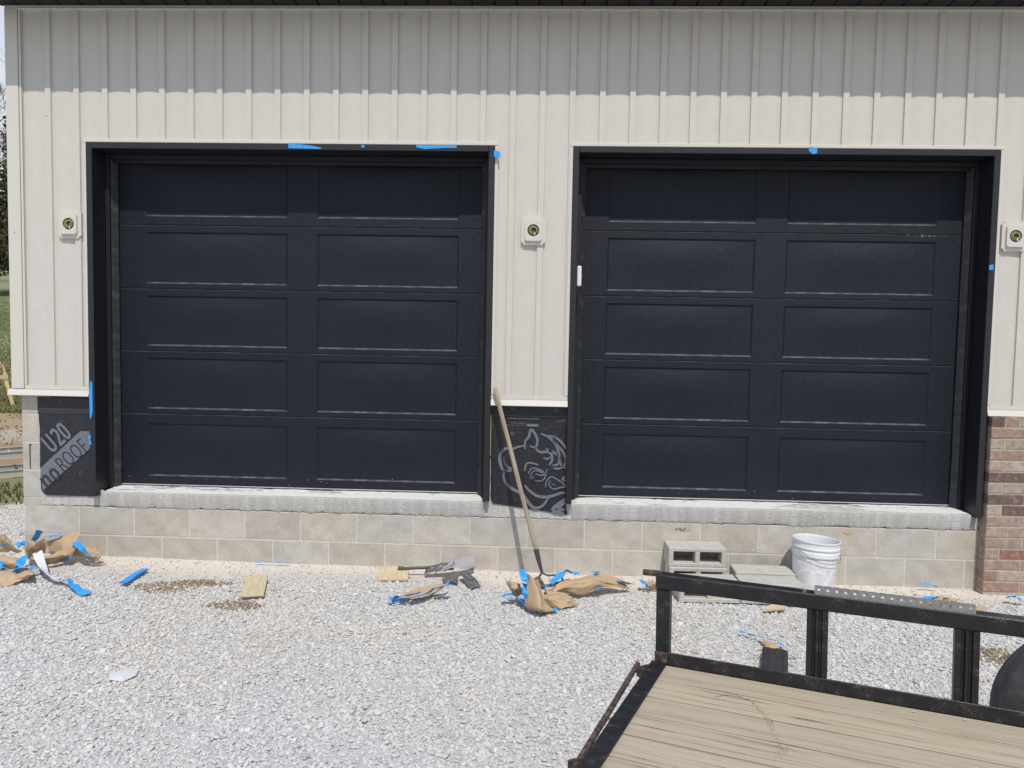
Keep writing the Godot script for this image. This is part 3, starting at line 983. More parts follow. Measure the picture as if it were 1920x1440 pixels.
func membrane(b: Node3D) -> void:
	var zl := -0.026
	var left := put("roofing_underlay", sheet_wavy([[1.165, -0.119, 0.298], [1.09, -0.114, 0.298], [0.95, -0.103, 0.298], [0.6, -0.104, 0.298], [0.49, -0.099, 0.298], [0.452, -0.06, 0.296]], zl, M.membrane, 0.0045, [1.074, 1.06, 1.048]), b, "black printed underlay sheet stapled left of the left door")
	var pz := zl + 0.0055
	var mb := Mb.new()
	mb.face([Vector3(-0.085, 0.484, pz), Vector3(0.27, 0.800, pz), Vector3(0.27, 0.925, pz)], Vector3(0, 0, 1))
	mb.face([Vector3(-0.085, 0.484, pz), Vector3(0.27, 0.925, pz), Vector3(0.2, 0.925, pz), Vector3(-0.1, 0.648, pz)], Vector3(0, 0, 1))
	put("printed_band", mb.mesh(M.print), left)
	mb = Mb.new()
	for e in [[1.079, 0.0022], [1.066, 0.0016], [1.055, 0.0016]]:
		for i in 30:
			var x := -0.1 + i * 0.0128
			mb.quad(Vector3(x, e[0], pz + 0.002), Vector3(x + 0.0105, e[0], pz + 0.002), Vector3(x + 0.0105, e[0] + e[1], pz + 0.002), Vector3(x, e[0] + e[1], pz + 0.002))
	for c in [[0.06, 0.99], [0.2, 0.62], [0.06, 1.135]]:
		for k in 12:
			var a := TAU * k / 12.0
			var a2 := TAU * (k + 1) / 12.0
			mb.face([Vector3(c[0] + 0.013 * cos(a), c[1] + 0.013 * sin(a), pz), Vector3(c[0] + 0.013 * cos(a2), c[1] + 0.013 * sin(a2), pz), Vector3(c[0] + 0.0105 * cos(a2), c[1] + 0.0105 * sin(a2), pz), Vector3(c[0] + 0.0105 * cos(a), c[1] + 0.0105 * sin(a), pz)], Vector3(0, 0, 1))
	put("stitched_seam", mb.mesh(M.print), left)
	letters(left, "no", true, 0.165, Vector3(-0.032, 0.59, pz + 0.0012), 0.69, M.print_dark, 0.8)
	letters(left, "ROOF", false, 0.15, Vector3(0.135, 0.748, pz + 0.0012), 0.72, M.print_dark, 0.7)
	letters(left, "U20", true, 0.19, Vector3(0.025, 0.87, pz + 0.0005), 0.72, M.print, 0.62)
	# the middle sheet
	var mid := put("roofing_underlay", sheet_wavy([[1.176, 3.159, 3.69], [1.1, 3.16, 3.69], [0.8, 3.161, 3.69], [0.56, 3.162, 3.69], [0.505, 3.166, 3.7, 0.45], [0.478, 3.18, 3.708, 0.412]], zl, M.membrane, 0.0045, [1.095]), b, "black printed underlay sheet with a line drawing between the doors")
	mb = Mb.new()
	var lines := [
		[0.017, "3399,871 3401,925 3426,960 3440,1011 3472,974 3486,930 3474,886 3433,894"],
		[0.018, "3474,886 3490,861 3515,852 3559,856 3584,841 3592,800 3574,762"],
		[0.015, "3396,896 3352,886 3315,869 3290,843"],
		[0.022, "3290,869 3261,871 3231,836 3225,785 3242,735 3264,716 3308,717"],
		[0.022, "3258,716 3256,665 3275,622 3314,588 3358,567 3390,548 3422,505 3461,461 3498,456 3536,476 3569,525"],
		[0.014, "3253,817 3257,773 3279,742 3311,730"],
		[0.020, "3404,615 3440,575 3490,542 3553,534 3610,548 3653,565 3697,569"],
		[0.014, "3402,717 3408,758 3426,774 3461,772 3495,761"],
		[0.010, "3428,695 3446,734 3487,735 3524,720 3550,701"],
		[0.010, "3444,689 3462,715 3487,722 3518,710 3550,705 3525,688 3500,691 3478,700"],
		[0.009, "3476,649 3513,647 3541,666 3550,698 3560,736"],
		[0.010, "3552,603 3554,641 3585,680 3626,665 3696,617 3646,603 3605,593 3573,623 3585,655"],
		[0.015, "3701,677 3676,676 3670,660 3692,654"],
		[0.017, "3510,982 3557,963 3601,927 3627,883 3641,833 3642,783 3624,763 3596,763"],
		[0.017, "3544,972 3613,958 3658,922 3696,878"],
		[0.015, "3588,951 3640,890 3678,840 3695,784 3661,752 3647,821"],
		[0.013, "3546,881 3584,857 3635,833 3603,857 3565,866"],
		[0.013, "3529,811 3560,806 3579,819"],
		[0.014, "3599,741 3637,738 3668,752 3699,740"],
		[0.025, "3701,525 3605,446 3681,423"],
		[0.019, "3701,500 3643,454 3703,449"],
		[0.006, "3589,630 3620,621"],
	]
	for l in lines:
		var pts := []
		for s in l[1].split(" "):
			var q: PackedStringArray = s.split(",")
			pts.append(Vector2(minf(float(q[0]), 3690.0) / 1000.0, float(q[1]) / 1000.0))
		stroke(mb, pts, l[0] * 1.08, pz)
	put("printed_emblem", mb.mesh(M.print), mid)
	mb = Mb.new()
	var r := RandomNumberGenerator.new()
	r.seed = 31
	for row in [[3.275, 3.49, 1.083, 0.011], [3.29, 3.395, 1.057, 0.006], [3.3, 3.395, 1.047, 0.006], [3.26, 3.395, 1.036, 0.006], [3.63, 3.688, 1.079, 0.006], [3.6, 3.688, 1.068, 0.006]]:
		var x: float = row[0]
		while x < row[1]: # rows of print too small to read
			var w: float = row[3] * r.randf_range(0.4, 0.8)
			if r.randf() > 0.15:
				var h: float = row[3] * r.randf_range(0.5, 0.95)
				mb.quad(Vector3(x, row[2], pz), Vector3(x + w, row[2], pz), Vector3(x + w * 0.8, row[2] + h, pz), Vector3(x + w * 0.2, row[2] + h, pz))
			x += w + row[3] * 0.22
	for e in [[3.16, 3.69, 1.1035, 0.002], [3.16, 3.25, 1.04, 0.001]]:
		mb.quad(Vector3(e[0], e[2], pz + 0.002), Vector3(e[1], e[2], pz + 0.002), Vector3(e[1], e[2] + e[3], pz + 0.002), Vector3(e[0], e[2] + e[3], pz + 0.002))
	var pill := PackedVector2Array()
	for k in 16:
		var a := TAU * k / 16.0
		pill.append(Vector2(3.45 + 0.032 * signf(cos(a)) + 0.01 * cos(a), 1.041 + 0.01 * sin(a)))
	mb.prism(pill, pz - 0.001, pz)
	for c in [[3.31, 0.978], [3.61, 0.964], [3.45, 0.673], [3.31, 1.158], [3.615, 1.15]]: # nail marks: ring and cross
		for k in 12:
			var a := TAU * k / 12.0
			var a2 := TAU * (k + 1) / 12.0
			mb.face([Vector3(c[0] + 0.014 * cos(a), c[1] + 0.014 * sin(a), pz), Vector3(c[0] + 0.014 * cos(a2), c[1] + 0.014 * sin(a2), pz), Vector3(c[0] + 0.011 * cos(a2), c[1] + 0.011 * sin(a2), pz), Vector3(c[0] + 0.011 * cos(a), c[1] + 0.011 * sin(a), pz)], Vector3(0, 0, 1))
		for e in [[0.014, 0.0012], [0.0012, 0.014]]:
			mb.quad(Vector3(c[0] - e[0], c[1] - e[1], pz), Vector3(c[0] + e[0], c[1] - e[1], pz), Vector3(c[0] + e[0], c[1] + e[1], pz), Vector3(c[0] - e[0], c[1] + e[1], pz))
	put("small_print", mb.mesh(M.print), mid)
	mb = Mb.new()
	mb.box(Vector3(3.1562, 0.82, -0.036), Vector3(3.1592, 1.12, -0.014))
	put("lath_edge", mb.mesh(M.lumber), mid)

func light_block(b: Node3D, at: Vector3) -> void:
	var mb := Mb.new()
	var w := 0.083
	var h := 0.099
	var c := 0.02
	var poly := PackedVector2Array([Vector2(-w + c, -h), Vector2(w - c, -h), Vector2(w - c * 0.7, -h + c * 0.7), Vector2(w, -h + c), Vector2(w, h - c), Vector2(w - c * 0.7, h - c * 0.7), Vector2(w - c, h), Vector2(-w + c, h), Vector2(-w + c * 0.7, h - c * 0.7), Vector2(-w, h - c), Vector2(-w, -h + c), Vector2(-w + c * 0.7, -h + c * 0.7)])
	mb.prism(poly, -0.005, 0.024)
	var o := put("mounting_block", mb.mesh(M.trim), b)
	o.position = at
	mb = Mb.new()
	var hole := PackedVector2Array()
	var R := 0.041
	var ring := []
	for k in 33:
		var a := TAU * k / 32.0
		ring.append(Vector2(R * cos(a), R * sin(a)))
	var x := 0.058
	var y := 0.072
	for k in 32: # plate with a round hole: from the hole out to the square edge
		var q := []
		for e in [ring[k], ring[k + 1]]:
			var s: float = minf(x / maxf(absf(e.x), 0.0001), y / maxf(absf(e.y), 0.0001))
			q.append(e * s)
		mb.face([Vector3(ring[k].x, ring[k].y, 0.04), Vector3(q[0].x, q[0].y, 0.04), Vector3(q[1].x, q[1].y, 0.04), Vector3(ring[k + 1].x, ring[k + 1].y, 0.04)], Vector3(0, 0, 1))
		mb.face([Vector3(q[0].x, q[0].y, 0.04), Vector3(q[0].x, q[0].y, 0.024), Vector3(q[1].x, q[1].y, 0.024), Vector3(q[1].x, q[1].y, 0.04)], Vector3(q[0].x, q[0].y, 0))
		mb.face([Vector3(ring[k].x, ring[k].y, 0.04), Vector3(ring[k + 1].x, ring[k + 1].y, 0.04), Vector3(ring[k + 1].x, ring[k + 1].y, 0.0245), Vector3(ring[k].x, ring[k].y, 0.0245)], Vector3(-ring[k].x, -ring[k].y, 0))
	put("cover_plate", mb.mesh(M.trim), o)
	mb = Mb.new()
	var disc := CylinderMesh.new()
	disc.top_radius = R
	disc.bottom_radius = R
	disc.height = 0.001
	disc.material = M.hollow
	var d := put("junction_box", disc, o)
	d.rotation.x = PI / 2
	d.position.z = 0.0249
	var pts := []
	for k in 30: # coil of yellow cable pushed into the box
		var a := k * 0.42
		var rr := 0.033 - k * 0.0006
		pts.append(Vector3(rr * cos(a), rr * sin(a), 0.029 + 0.0003 * k))
	pts.append(Vector3(0.006, -0.004, 0.042))
	mb.tube(pts, [0.0048], 6)
	put("cable", mb.mesh(M.brass), o).rotation.z = at.x * 1.7
	mb = Mb.new()
	mb.tube([Vector3(0.012, -0.012, 0.036), Vector3(0.008, -0.024, 0.042), Vector3(0.013, -0.034, 0.04)], [0.0028], 6)
	put("wire_end", mb.mesh(M.white), o)

# ---------- trees behind the left corner ----------
func limb(mb: Mb, a: Vector3, dir: Vector3, len: float, r: float, depth: int, g: RandomNumberGenerator, tips: Array) -> void:
	var pts := [a]
	var d := dir
	var rad := [r]
	for i in 4:
		d = (d + Vector3(g.randfn(0, 0.1), g.randfn(0.04, 0.07), g.randfn(0, 0.1))).normalized()
		pts.append(pts[-1] + d * len / 4.0)
		rad.append(r * (1.0 - 0.16 * (i + 1)))
	mb.tube(pts, rad, 6 if depth < 2 else 4, false)
	if depth == 0:
		tips.append_array(pts.slice(2))
		return
	for k in g.randi_range(3, 5):
		var at: Vector3 = pts[g.randi_range(1, 4)]
		var side := Vector3(g.randfn(0, 1), g.randfn(0.5, 0.4), g.randfn(0, 1)).normalized()
		limb(mb, at, (d * 0.7 + side * 0.7).normalized(), len * g.randf_range(0.45, 0.65), r * 0.42, depth - 1, g, tips)

func sprays(mb: Mb, at: Vector3, out: Vector3, size: float, g: RandomNumberGenerator, n: int) -> void: # a clump of small leaf faces
	for i in n:
		var c := at + Vector3(g.randfn(0, 0.5), g.randfn(0, 0.35), g.randfn(0, 0.5)) * size
		var d := (out + Vector3(g.randfn(0, 0.7), g.randfn(-0.1, 0.6), g.randfn(0, 0.7))).normalized()
		var s := d.cross(Vector3(g.randfn(), g.randfn(), g.randfn())).normalized()
		var l := size * g.randf_range(0.2, 0.42)
		var k := g.randf_range(0.6, 1.35)
		mb.tint = Color(0.062 * k, 0.07 * k, 0.026 * k) if g.randf() < 0.75 else Color(0.12 * k, 0.095 * k, 0.042 * k)
		mb.tri(c - s * l * 0.42, c + s * l * 0.42, c + d * l)

func cedar(at: Vector3, h: float, w: float, sd: int, label: String) -> void:
	var g := RandomNumberGenerator.new()
	g.seed = sd
	var t := thing("cedar_tree", label, "tree", at, "evergreens at the field edge")
	var mb := Mb.new()
	var cr := Mb.new()
	mb.tube([Vector3(0, -0.3, 0), Vector3(0.1, h * 0.4, 0), Vector3(0, h * 0.97, 0)], [0.3, 0.19, 0.02], 10)
	var y := h * 0.16
	while y < h:
		var f := 1.0 - y / h
		var reach := w * pow(f, 0.75) * (1.0 if y > h * 0.22 else 0.75)
		for k in 7:
			var a := g.randf() * TAU
			var d := Vector3(cos(a), g.randf_range(-0.12, 0.2), sin(a))
			var r := reach * g.randf_range(0.6, 1.1)
			mb.tube([Vector3(0, y, 0), Vector3(0, y, 0) + d * r], [0.05 * f + 0.012, 0.006], 4, false)
			for s in 4:
				sprays(cr, Vector3(0, y, 0) + d * r * (0.3 + 0.22 * s), d, 0.85, g, 20)
		y += h * 0.026
	put("trunk", mb.mesh(M.bark), t)
	put("crown", cr.mesh(M.leaf), t)

func bare_tree(at: Vector3, h: float, sd: int, label: String) -> void:
	var g := RandomNumberGenerator.new()
	g.seed = sd
	var t := thing("bare_tree", label, "tree", at, "leafless trees at the field edge")
	var mb := Mb.new()
	mb.tube([Vector3(0, -0.3, 0), Vector3(0.15, h * 0.45, 0), Vector3(0, h, 0.1)], [0.24, 0.14, 0.02], 8)
	put("trunk", mb.mesh(M.grey_bark), t)
	mb = Mb.new()
	var tips := []
	for k in 26:
		var y := h * g.randf_range(0.3, 0.95)
		var a := g.randf() * TAU
		limb(mb, Vector3(0.08, y, 0.03), Vector3(cos(a), 0.9, sin(a)).normalized(), (h - y) * 0.35 + 1.2, 0.05, 2, g, tips)
	put("crown", mb.mesh(M.grey_bark), t)

func build_trees() -> void:
	for e in [[-38.6, -50.0, 12.5, 3.2, "tall dark cedar whose trunk shows beside the garage corner"], [-43.5, -52.0, 11.0, 3.4, "dark cedar at the far left end of the tree row"], [-40.0, -58.0, 14.0, 3.6, "taller cedar standing behind the front cedars"], [-33.5, -56.0, 12.0, 3.4, "dark cedar hidden behind the garage side of the tree row"], [-48.5, -57.0, 12.5, 3.6, "broad cedar outermost on the left of the tree row"]]:
		cedar(Vector3(e[0], gy(e[0], e[1]), e[1]), e[2], e[3], int(-e[0] * 10), e[4])
	for e in [[-47.5, -70.0, 24.0, "tall leafless tree rising above the cedars beside the garage corner"], [-54.0, -73.0, 21.0, "leafless tree rising above the leftmost cedar"], [-42.0, -74.0, 20.0, "leafless tree behind the cedar nearest the garage"]]:
		bare_tree(Vector3(e[0], gy(e[0], e[1]), e[1]), e[2], int(-e[0] * 7), e[3])
	# grass on the rise
	var X := []
	var C := []
	var mb := Mb.new()
	for k in 7:
		var a := k * 0.9
		var d := Vector3(cos(a) * 0.25, 1.0, sin(a) * 0.25)
		var s := Vector3(-sin(a), 0, cos(a)) * 0.12
		mb.tri(-s + d * 0.0, s, d * (0.7 + 0.1 * (k % 4)))
	for i in 30000:
		var dist := 15.0 + 40.0 * pow(rng.randf(), 1.6)
		var a := deg_to_rad(rng.randf_range(118.0, 138.0))
		var p := Vector3(3.5 + cos(a) * dist * 1.1, 0, 5.3 - sin(a) * dist * 1.1)
		var s := rng.randf_range(0.05, 0.11)
		var b := Basis(Vector3.UP, rng.randf() * TAU).scaled(Vector3(s * 1.6, s, s * 1.6))
		var q := rng.randf()
		if p.z > -9.0 or p.x > -4.5:
			continue
		p.y = gy(p.x, p.z)
		X.append(Transform3D(b, p))
		C.append(Color(0.14, 0.18, 0.055).lerp(Color(0.33, 0.28, 0.13), q * q))
	for i in 500: # weeds at the edge of the crushed stone
		var p := Vector3(rng.randf_range(-2.2, -0.3), 0, rng.randf_range(-2.9, -1.5))
		var bk := Vector2(p.x + 0.2, p.z).length()
		var s := rng.randf_range(0.03, 0.09)
		var b := Basis(Vector3.UP, rng.randf() * TAU).scaled(Vector3(s, s, s))
		if bk < 1.75 or bk > 2.9:
			continue
		p.y = gy(p.x, p.z)
		X.append(Transform3D(b, p))
		C.append(Color(0.07, 0.1, 0.03).lerp(Color(0.3, 0.27, 0.13), rng.randf() * 0.7))
	for i in 5000: # straw and dry stalks on the bare soil
		var p := Vector3(rng.randf_range(-9.0, -1.5), 0, rng.randf_range(-11.0, -2.2))
		var bk := Vector2(p.x + 0.2, p.z).length()
		var s := rng.randf_range(0.015, 0.06)
		var b := Basis(Vector3.UP, rng.randf() * TAU).scaled(Vector3(s * 1.8, s * 0.6, s * 1.8))
		var q := rng.randf()
		if bk < 2.4 or gn.get_noise_2d(p.x * 30.0, p.z * 30.0) < -0.05:
			continue
		p.y = gy(p.x, p.z)
		X.append(Transform3D(b, p))
		C.append(Color(0.42, 0.33, 0.19).lerp(Color(0.16, 0.15, 0.06), q * q))
	var g := thing("grass", "short rough grass on the rise behind the yard", "grass")
	g.set_meta("kind", "stuff")
	scatter("grass_blades", g, mb.mesh(M.leaf), X, C)

func build_yard() -> void:
	# sawhorse of yellow lumber
	var at := Vector3(-8.0, gy(-8.0, -10.47), -10.47)
	var t := thing("sawhorse", "yellow lumber sawhorse on the bare soil behind the garage corner", "sawhorse", at)
	var mb := Mb.new()
	mb.xf = Transform3D(Basis(Vector3.UP, -0.94), Vector3(0, 0.86, 0))
	mb.box(Vector3(-0.65, -0.05, -0.045), Vector3(0.65, 0.05, 0.045), 0.004)
	put("top_beam", mb.mesh(M.lumber), t)
	for sx in [-1, 1]:
		for sz in [-1, 1]:
			mb = Mb.new()
			var q := Basis(Vector3.UP, -0.94)
			var top := q * Vector3(sx * 0.5, 0.84, sz * 0.07)
			var foot := q * Vector3(sx * 0.58, 0.0, sz * 0.25)
			var y := (top - foot).normalized()
			var x := (q * Vector3(1, 0, 0) - y * y.dot(q * Vector3(1, 0, 0))).normalized()
			mb.xf = Transform3D(Basis(x, y, x.cross(y)), foot)
			mb.box(Vector3(-0.045, 0, -0.035), Vector3(0.045, (top - foot).length(), 0.035), 0.003)
			put("leg", mb.mesh(M.lumber), t)
		mb = Mb.new()
		mb.xf = Transform3D(Basis(Vector3.UP, -0.94), Vector3.ZERO)
		mb.box(Vector3(sx * 0.56 - 0.012, 0.58, -0.17), Vector3(sx * 0.56 + 0.022, 0.67, 0.17), 0.003)
		put("brace", mb.mesh(M.lumber), t)
	# two lengths of aluminium ladder lying on the soil
	for i in 2:
		var p := Vector3(-2.9 - 0.2 * i, 0.02 + 0.17 * i, -2.55 - 0.1 * i)
		var l := thing("extension_ladder", "aluminium ladder length lying on the soil behind the corner, lower of the pair" if i == 0 else "aluminium ladder length resting on another behind the corner, upper of the pair", "ladder", p, "ladder lengths behind the corner")
		l.rotation = Vector3(0, 0.62 + 0.05 * i, 0.02)
		for s in [-1, 1]:
			mb = Mb.new()
			mb.box(Vector3(-1.5, 0.0, s * 0.2 - 0.006), Vector3(1.6, 0.08, s * 0.2 + 0.006), 0.002)
			mb.box(Vector3(-1.5, 0.0, s * 0.2 - 0.02), Vector3(1.6, 0.006, s * 0.2 + 0.02))
			mb.box(Vector3(-1.5, 0.0741, s * 0.2 - 0.02), Vector3(1.6, 0.0801, s * 0.2 + 0.02))
			put("side_rail", mb.mesh(M.alum), l)
		for k in 10:
			mb = Mb.new()
			var x := -1.4 + k * 0.305
			mb.tube([Vector3(x, 0.04, -0.194), Vector3(x, 0.04, 0.194)], [0.016], 8)
			put("rung", mb.mesh(M.alum), l)

# ---------- trailer ----------
func channel_post(w: float) -> PackedVector2Array: # outline seen from above, with two grooves down the near face
	return PackedVector2Array([Vector2(0, -0.045), Vector2(w, -0.045), Vector2(w, 0.0), Vector2(w * 0.74, 0.0), Vector2(w * 0.7, -0.009), Vector2(w * 0.6, -0.009), Vector2(w * 0.56, 0.0), Vector2(w * 0.44, 0.0), Vector2(w * 0.4, -0.009), Vector2(w * 0.3, -0.009), Vector2(w * 0.26, 0.0), Vector2(0, 0.0)])

func build_trailer() -> void:
	var t := thing("utility_trailer", "black steel utility trailer with a weathered plank deck in the foreground", "trailer")
	var n := Vector3(sin(deg_to_rad(-0.5)), 1, sin(deg_to_rad(-1.5))).normalized()
	var e1 := Vector3(0.92682, 0.0179, 0.37507)
	e1 = (e1 - n * e1.dot(n)).normalized()
	t.transform = Transform3D(Basis(e1, n, e1.cross(n)), Vector3(3.9593, 0.53, 2.6263))
	var L := 3.3
	var W := 1.68
	var mb := Mb.new() # angle iron round the deck: far side, near side, front
	mb.box(Vector3(-0.022, -0.09, -0.007), Vector3(L, 0.0, 0.0), 0.0015)
	mb.box(Vector3(-0.022, -0.096, -0.0), Vector3(L, -0.0901, 0.06))
	put("side_frame", mb.mesh(M.steel), t)
	mb = Mb.new()
	mb.box(Vector3(-0.022, -0.09, W), Vector3(L, -0.02, W + 0.007), 0.0015)
	put("side_frame", mb.mesh(M.steel), t)
	mb = Mb.new()
	mb.box(Vector3(-0.034, -0.041, 0.001), Vector3(0.022, -0.035, W - 0.001), 0.0015)
	mb.box(Vector3(-0.034, -0.12, 0.001), Vector3(-0.028, -0.042, W - 0.001), 0.001)
	put("end_frame", mb.mesh(M.steel), t)
	mb = Mb.new()
	mb.box(Vector3(L, -0.1, 0.0), Vector3(L + 0.006, 0.0, W))
	put("end_frame", mb.mesh(M.steel), t)
	mb = Mb.new()
	mb.box(Vector3(-0.024, -0.04, -0.004), Vector3(0.022, -0.001, 0.002), 0.001)
	put("corner_weld", mb.mesh(M.rust), t)
	# planks
	var z := 0.004
	while z < W - 0.1:
		mb = Mb.new()
		var k := rng.randf_range(0.92, 1.06)
		mb.tint = Color(k, k * rng.randf_range(0.985, 1.01), k * rng.randf_range(0.96, 1.02))
		var o := rng.randf_range(-1.5, 1.5)
		mb.box(Vector3(-o - L / 2, -0.019, 0.0), Vector3(-o + L / 2, 0.019, 0.131), 0.002)
		for i in mb.v.size():
			var p := mb.v[i]
			if absf(p.x + o + L / 2) < 0.01:
				mb.v[i].x += 0.004
		var pl := put("deck_plank", mb.mesh(M.planks[rng.randi() % 3]), t)
		pl.position = Vector3(o + L / 2 - 0.004, -0.0645 + rng.randf_range(-0.0012, 0.0012), z)
		z += 0.1395
	for c in 5:
		mb = Mb.new()
		mb.box(Vector3(0.3 + c * 0.62, -0.15, 0.0), Vector3(0.35 + c * 0.62, -0.088, W), 0.001)
		put("cross_member", mb.mesh(M.steel), t)
	# top rail and posts
	mb = Mb.new()
	mb.box(Vector3(-0.026, 0.225, -0.052), Vector3(L, 0.278, 0.0), 0.004)
	put("top_rail", mb.mesh(M.steel), t)
	mb = Mb.new()
	mb.box(Vector3(-0.024, -0.09, -0.05), Vector3(0.025, 0.2246, -0.0075), 0.003)
	put("post", mb.mesh(M.steel), t)
	for p in [[0.485, 0.066], [0.915, 0.068], [2.2, 0.068]]:
		mb = Mb.new()
		mb.xf = Transform3D(Basis(Vector3(1, 0, 0), Vector3(0, 0, 1), Vector3(0, -1, 0)), Vector3(p[0], 0, -0.003))
		var poly := channel_post(p[1])
		mb.prism(poly, -0.2249, 0.09)
		put("post", mb.mesh(M.steel), t)
	mb = Mb.new()
	mb.tube([Vector3(-0.078, 0.272, -0.03), Vector3(-0.02, 0.274, -0.03)], [0.011], 10)
	mb.box(Vector3(-0.05, 0.268, -0.042), Vector3(-0.01, 0.2799, -0.018), 0.002)
	put("latch_tab", mb.mesh(M.rust), t)
	mb = Mb.new()
	mb.tube([Vector3(0.475, 0.276, -0.012), Vector3(0.475, 0.287, -0.012)], [0.007], 6)
	put("bolt", mb.mesh(M.galv), t)
	# hinge rod of the tailgate
	mb = Mb.new()
	mb.tube([Vector3(-0.083, -0.055, 0.01), Vector3(-0.066, -0.06, 0.45), Vector3(-0.05, -0.06, 0.85), Vector3(-0.05, -0.06, 1.6)], [0.0095], 10)
	put("hinge_rod", mb.mesh(M.rust), t)
	for zz in [0.03, 0.74, 1.45]:
		mb = Mb.new()
		mb.xf = Transform3D(Basis(Vector3.UP, 0.5), Vector3(-0.032, -0.06, zz))
		mb.prism(PackedVector2Array([Vector2(-0.05, -0.02), Vector2(0.0, -0.055), Vector2(0.01, 0.018), Vector2(-0.012, 0.018), Vector2(-0.05, 0.01)]), -0.005, 0.005)
		put("hinge_bracket", mb.mesh(M.rust), t)
	# dirt washed into a trail over the planks, and two pale leaf bits
	mb = Mb.new()
	var trail := [Vector3(0.222, 0, 0.197), Vector3(0.261, 0, 0.161), Vector3(0.319, 0, 0.168), Vector3(0.381, 0, 0.254), Vector3(0.408, 0, 0.318), Vector3(0.44, 0, 0.427), Vector3(0.454, 0, 0.502)]
	for i in 420:
		var f := rng.randf()
		var p := along(trail, f)
		var wd := 0.002 + 0.011 * f * f
		p += Vector3(rng.randfn(0, wd), -0.0438, rng.randfn(0, wd))
		var sz := rng.randf_range(0.0008, 0.0028)
		var k := rng.randf_range(0.5, 1.2)
		mb.tint = Color(0.16 * k, 0.125 * k, 0.085 * k)
		var ang := rng.randf() * TAU
		var ax := Vector3(cos(ang), 0, sin(ang)) * sz
		mb.face([p - ax, p + ax.rotated(Vector3.UP, 2.0), p + ax.rotated(Vector3.UP, 4.0), p + Vector3(0, sz * 0.6, 0)], Vector3.UP)
	put("dirt_trail", mb.mesh(M.chip), t).set_meta("kind", "stuff")
	for p in [Vector3(0.805, -0.043, 0.035), Vector3(0.946, -0.043, 0.03)]:
		mb = Mb.new()
		mb.face([p + Vector3(-0.006, 0, 0.002), p + Vector3(0.0, 0.003, 0.005), p + Vector3(0.007, 0.002, -0.001), p + Vector3(0, 0.001, -0.005)], Vector3.UP)
		solo("leaf_bit", mb.mesh(M.white), "tiny pale flake on the trailer deck, nearer the second rail post" if p.x < 0.85 else "tiny pale flake on the trailer deck, nearer the third rail post", "leaf").transform = t.transform
	# wheels and axle
	for side in [-0.46, W + 0.36]:
		var c := Vector3(1.425, -0.195, side)
		mb = Mb.new()
		mb.xf = Transform3D(Basis(Vector3(1, 0, 0), Vector3(0, 0, 1), Vector3(0, -1, 0)), c)
		mb.lathe([Vector2(0.25, -0.085), Vector2(0.262, -0.1), Vector2(0.31, -0.098), Vector2(0.328, -0.088), Vector2(0.34, -0.065), Vector2(0.344, 0.0), Vector2(0.34, 0.065), Vector2(0.328, 0.088), Vector2(0.31, 0.098), Vector2(0.262, 0.1), Vector2(0.25, 0.085)], 48)
		var wheel := put("wheel", mb.mesh(M.rubber), t)
		mb = Mb.new()
		mb.xf = Transform3D(Basis(Vector3(1, 0, 0), Vector3(0, 0, 1), Vector3(0, -1, 0)), c)
		mb.lathe([Vector2(0.02, 0.03), Vector2(0.12, 0.04), Vector2(0.17, -0.05), Vector2(0.235, -0.075), Vector2(0.25, -0.087)], 32)
		mb.lathe([Vector2(0.25, 0.087), Vector2(0.235, 0.075), Vector2(0.2, 0.05), Vector2(0.12, 0.045), Vector2(0.02, 0.036)], 32)
		put("rim", mb.mesh(M.rust), wheel)
	mb = Mb.new()
	mb.tube([Vector3(1.425, -0.195, -0.44), Vector3(1.425, -0.195, W + 0.34)], [0.03], 12)
	put("axle", mb.mesh(M.steel), t)
	for zz in [0.08, W - 0.08]:
		mb = Mb.new()
		mb.box(Vector3(1.15, -0.16, zz - 0.03), Vector3(1.7, -0.151, zz + 0.03), 0.002)
		mb.box(Vector3(1.16, -0.18, zz - 0.025), Vector3(1.69, -0.1601, zz + 0.025), 0.004)
		put("leaf_spring", mb.mesh(M.steel), t)
	# perforated strip lying on the rail
	var s := thing("perforated_strip", "grey galvanised strip full of round holes lying on the trailer rail", "metal strip")
	s.transform = t.transform * Transform3D(Basis(Vector3.RIGHT, 1.25), Vector3(0.507, 0.292, -0.008))
	mb = Mb.new()
	var cell := 0.0272
	var hw := 0.015
	for i in 17: # each cell a square with a real round hole
		var cx := (i + 0.5) * cell
		for k in 16:
			var a := TAU * k / 16.0
			var a2 := TAU * (k + 1) / 16.0
			var r1 := Vector2(cos(a), sin(a)) * 0.0046
			var r2 := Vector2(cos(a2), sin(a2)) * 0.0046
			var q := []
			for e in [a, a2]:
				var d := Vector2(cos(e), sin(e))
				q.append(d * minf(cell * 0.5 / maxf(absf(d.x), 0.001), hw / maxf(absf(d.y), 0.001)))
			for y in [0.0, 0.0035]:
				mb.face([Vector3(cx + r1.x, y, r1.y), Vector3(cx + q[0].x, y, q[0].y), Vector3(cx + q[1].x, y, q[1].y), Vector3(cx + r2.x, y, r2.y)], Vector3(0, 1 if y > 0.0 else -1, 0))
			mb.face([Vector3(cx + r1.x, 0, r1.y), Vector3(cx + r2.x, 0, r2.y), Vector3(cx + r2.x, 0.0035, r2.y), Vector3(cx + r1.x, 0.0035, r1.y)], Vector3(-r1.x, 0, -r1.y))
	mb.box(Vector3(0, -0.03, hw), Vector3(17 * cell, 0.0034, hw + 0.003), 0.001)
	put("plate", mb.mesh(M.galv), s)
	# tread board on the stones beyond the trailer
	var w := thing("tread_board", "short timber board with black ribbed rubber on top, behind the trailer frame", "board", Vector3(4.70, gy(4.7, 1.5), 1.55))
	w.rotation.y = -0.3
	mb = Mb.new()
